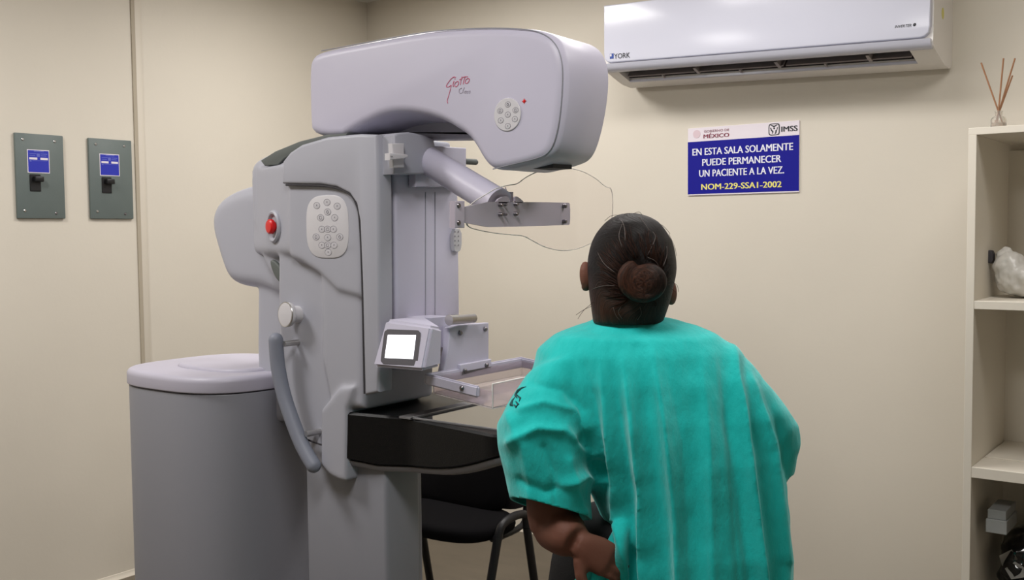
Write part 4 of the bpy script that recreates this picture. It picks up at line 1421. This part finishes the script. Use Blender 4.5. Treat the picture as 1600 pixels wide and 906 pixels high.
# white plastic-wrapped bundle on the middle shelf
b = BM()
c = Vector((-.665, 3.66, SZ2))
ell(b, c + Vector((.01, 0, .062)), .095, .09, .06); ell(b, c + Vector((-.03, -.02, .095)), .055, .06, .055); ell(b, c + Vector((.07, .01, .10)), .05, .06, .04)
ell(b, c + Vector((-.055, -.01, .135)), .025, .03, .028)
b = remesh(b, .006, 3); b.normal_update()
for v in b.verts:
    v.co += v.normal * (.012 * noise.noise(v.co * 22) + .006 * noise.noise(v.co * 55))
    v.co.z = max(v.co.z, SZ2)
pb = tag(obj('plastic_bundle', b, 'bagwhite', None, 50), 'white crumpled plastic bundle on the middle shelf of the unit', 'bag')
b = BM(); q = PY(3.62, 1545, 398); slab(b, chaikin([(q.x - .010, q.z - .026), (q.x + .012, q.z - .03), (q.x + .012, q.z + .012), (q.x - .008, q.z + .016)], 1), 'y', 3.62, 3.66, .004, .004)
obj('dark_tie', b, 'seam', pb)['label'] = 'dark tie at the upper left of the bundle'
# thin board lying on the empty shelf
b = BM(); box(b, SX0 + t_ + .004, SX1 - t_ - .004, 3.60, SY1 - .014, SZ3, SZ3 + .004, .001, 1)
tag(obj('shelf_liner', b, 'melamine', None, 40), 'thin white liner sheet lying on the empty shelf of the unit', 'liner')

# bottom compartment: black bag with labels, two small cartons
b = BM(); SZ4 = .09
c = Vector((-.50, 3.68, SZ4))
ell(b, c + Vector((0, 0, .15)), .20, .17, .17); ell(b, c + Vector((.1, .03, .28)), .16, .15, .14); ell(b, c + Vector((-.14, .06, .22)), .10, .12, .135)
b = remesh(b, .009, 3); b.normal_update()
for v in b.verts:
    v.co += v.normal * (.03 * noise.noise(v.co * 11) + .014 * noise.noise(v.co * 28))
    v.co.z = max(v.co.z, SZ4); v.co.x = max(v.co.x, SX0 + t_ + .006); v.co.y = min(v.co.y, SY1 - .016)
bag = tag(obj('black_bag', b, 'bagblack', None, 60), 'shiny crumpled black plastic bag in the bottom compartment of the unit', 'bag')
bpy.context.view_layer.update()


def bagpt(x, y, lift=.003):
    mi = bag.matrix_world.inverted(); d = ray(x, y).normalized()
    ok, loc, n_, _ = bag.ray_cast(mi @ CAM, mi.to_3x3() @ d)
    return (bag.matrix_world @ loc - d * lift) if ok else PY(3.55, x, y)


b = BM()
for P4 in ([(1561, 868), (1581, 858), (1590, 874), (1566, 884)], [(1570, 888), (1586, 877), (1600, 886), (1600, 902), (1580, 905)]):
    A = [bagpt(*p) for p in P4]
    cA = sum(A, Vector()) / len(A)
    f0 = [b.verts.new(p) for p in A]; f1 = [b.verts.new(p - ray(*P4[0]).normalized() * .0015) for p in A]
    b.faces.new(f1)
    for i in range(len(A)): b.faces.new((f0[i], f0[(i + 1) % len(A)], f1[(i + 1) % len(A)], f1[i]))
lb = obj('bag_label', b, 'paper', bag)
b = BM()
a = bagpt(1566, 870, .006); text(b, '80', a, RH * .9 - zz * .35, zz * .9 + RH * .35, .024, .016, -FH, .0)
obj('label_number', b, 'ink', lb)


def carton(name, x0, x1, y0, y1, yp, dep, label):
    a = PY(yp, x0, y1); e = PY(yp, x1, y0)
    bb = BM(); box(bb, a.x, e.x, yp, yp + dep, a.z, e.z, .0015, 1)
    o = obj(name, bb, 'carton', None, 30)
    return tag(o, label, 'box', 'small white cartons in the bottom compartment')


c1 = carton('small_carton', 1540, 1573, 815, 831, 3.50, .16, 'lower of two small white cartons stacked on black bag in bottom compartment')
c2 = carton('small_carton', 1543, 1572, 802, 812, 3.51, .15, 'upper small white carton, thinner one of the two stacked in the bottom compartment')
c2.location.z = c1.location.z + max(v.co.z for v in c1.data.vertices)

# ------------------------------------------------------------------ visitor chair behind the machine
ch = empty('visitor_chair', (-2.36, 2.70, 0), 'black padded visitor chair standing behind the machine near the back wall', 'chair')
b = BM()
seat = [(-2.60, .385), (-2.12, .385)]
loft(b, [ring((-2.36, 2.69, z), (.245 * f, 0, 0), (0, .165 * f, 0), 40, 3.0) for z, f in ((.412, .82), (.416, .93), (.425, .985), (.44, 1.0), (.455, .985), (.463, .93), (.466, .8))])
obj('seat', b, 'chairfab', ch, 60)
b = BM(); loft(b, [ring((-2.44, 2.855 + .02 * k, .635), (.245 * f, 0, 0), (0, 0, .190 * f), 40, 6) for k, f in ((-2, .8), (-1.7, .93), (-1, 1), (0, 1), (.3, .97))])
for v in b.verts: v.co.y += (v.co.z - .665) * .16 + .0
bk_ = obj('backrest', b, 'chairfab', ch, 60)
b = BM(); loft(b, [ring((-2.39, 2.90 + .012 * k, .655), (.275 * f, 0, 0), (0, 0, .20 * f), 40, 5) for k, f in ((-1, .97), (-.6, 1), (.6, 1), (1, .95))])
for v in b.verts: v.co.y += (v.co.z - .665) * .16
obj('backrest_shell', b, 'chairshell', bk_, 60)
for s, xx in ((0, -2.095), (1, -2.60)):
    b = BM(); tube(b, spline([(xx, 2.635, .425), (xx, 2.655, .465), (xx, 2.70, .482), (xx, 2.76, .483), (xx, 2.795, .470), (xx, 2.80, .43)], 4), .0145, 12)
    if s == 0: tube(b, [(-2.13, 2.65, .42), (xx, 2.64, .43)], .012, 10)
    else: tube(b, [(-2.57, 2.65, .42), (xx, 2.64, .43)], .012, 10)
    obj('side_frame', b, 'chairmetal', ch)
    for y0_, y1_ in ((2.635, 2.51), (2.80, 2.885)):
        b = BM(); tube(b, [(xx, y0_, .43), (xx, y1_, .012)], .0148, 12)
        lg = obj('leg', b, 'chairmetal', ch)
        b = BM(); tube(b, [(xx, y1_ - (y0_ - y1_) * .0, 0.0), (xx, y1_ + (y0_ - y1_) * .05, .03)], .0175, 12); obj('foot_cap', b, 'chairmetal', lg)
b = BM()
b.free()
for xx in (-2.56, -2.16):
    b = BM(); tube(b, spline([(xx, 2.72, .40), (xx, 2.86, .41), (xx, 2.885, .47), (xx, 2.905, .60)], 4), .011, 10)
    obj('backrest_support', b, 'chairmetal', ch)
for o_ in [ch]: o_.location = (-2.36 + .04, 2.70 + .012, 0)
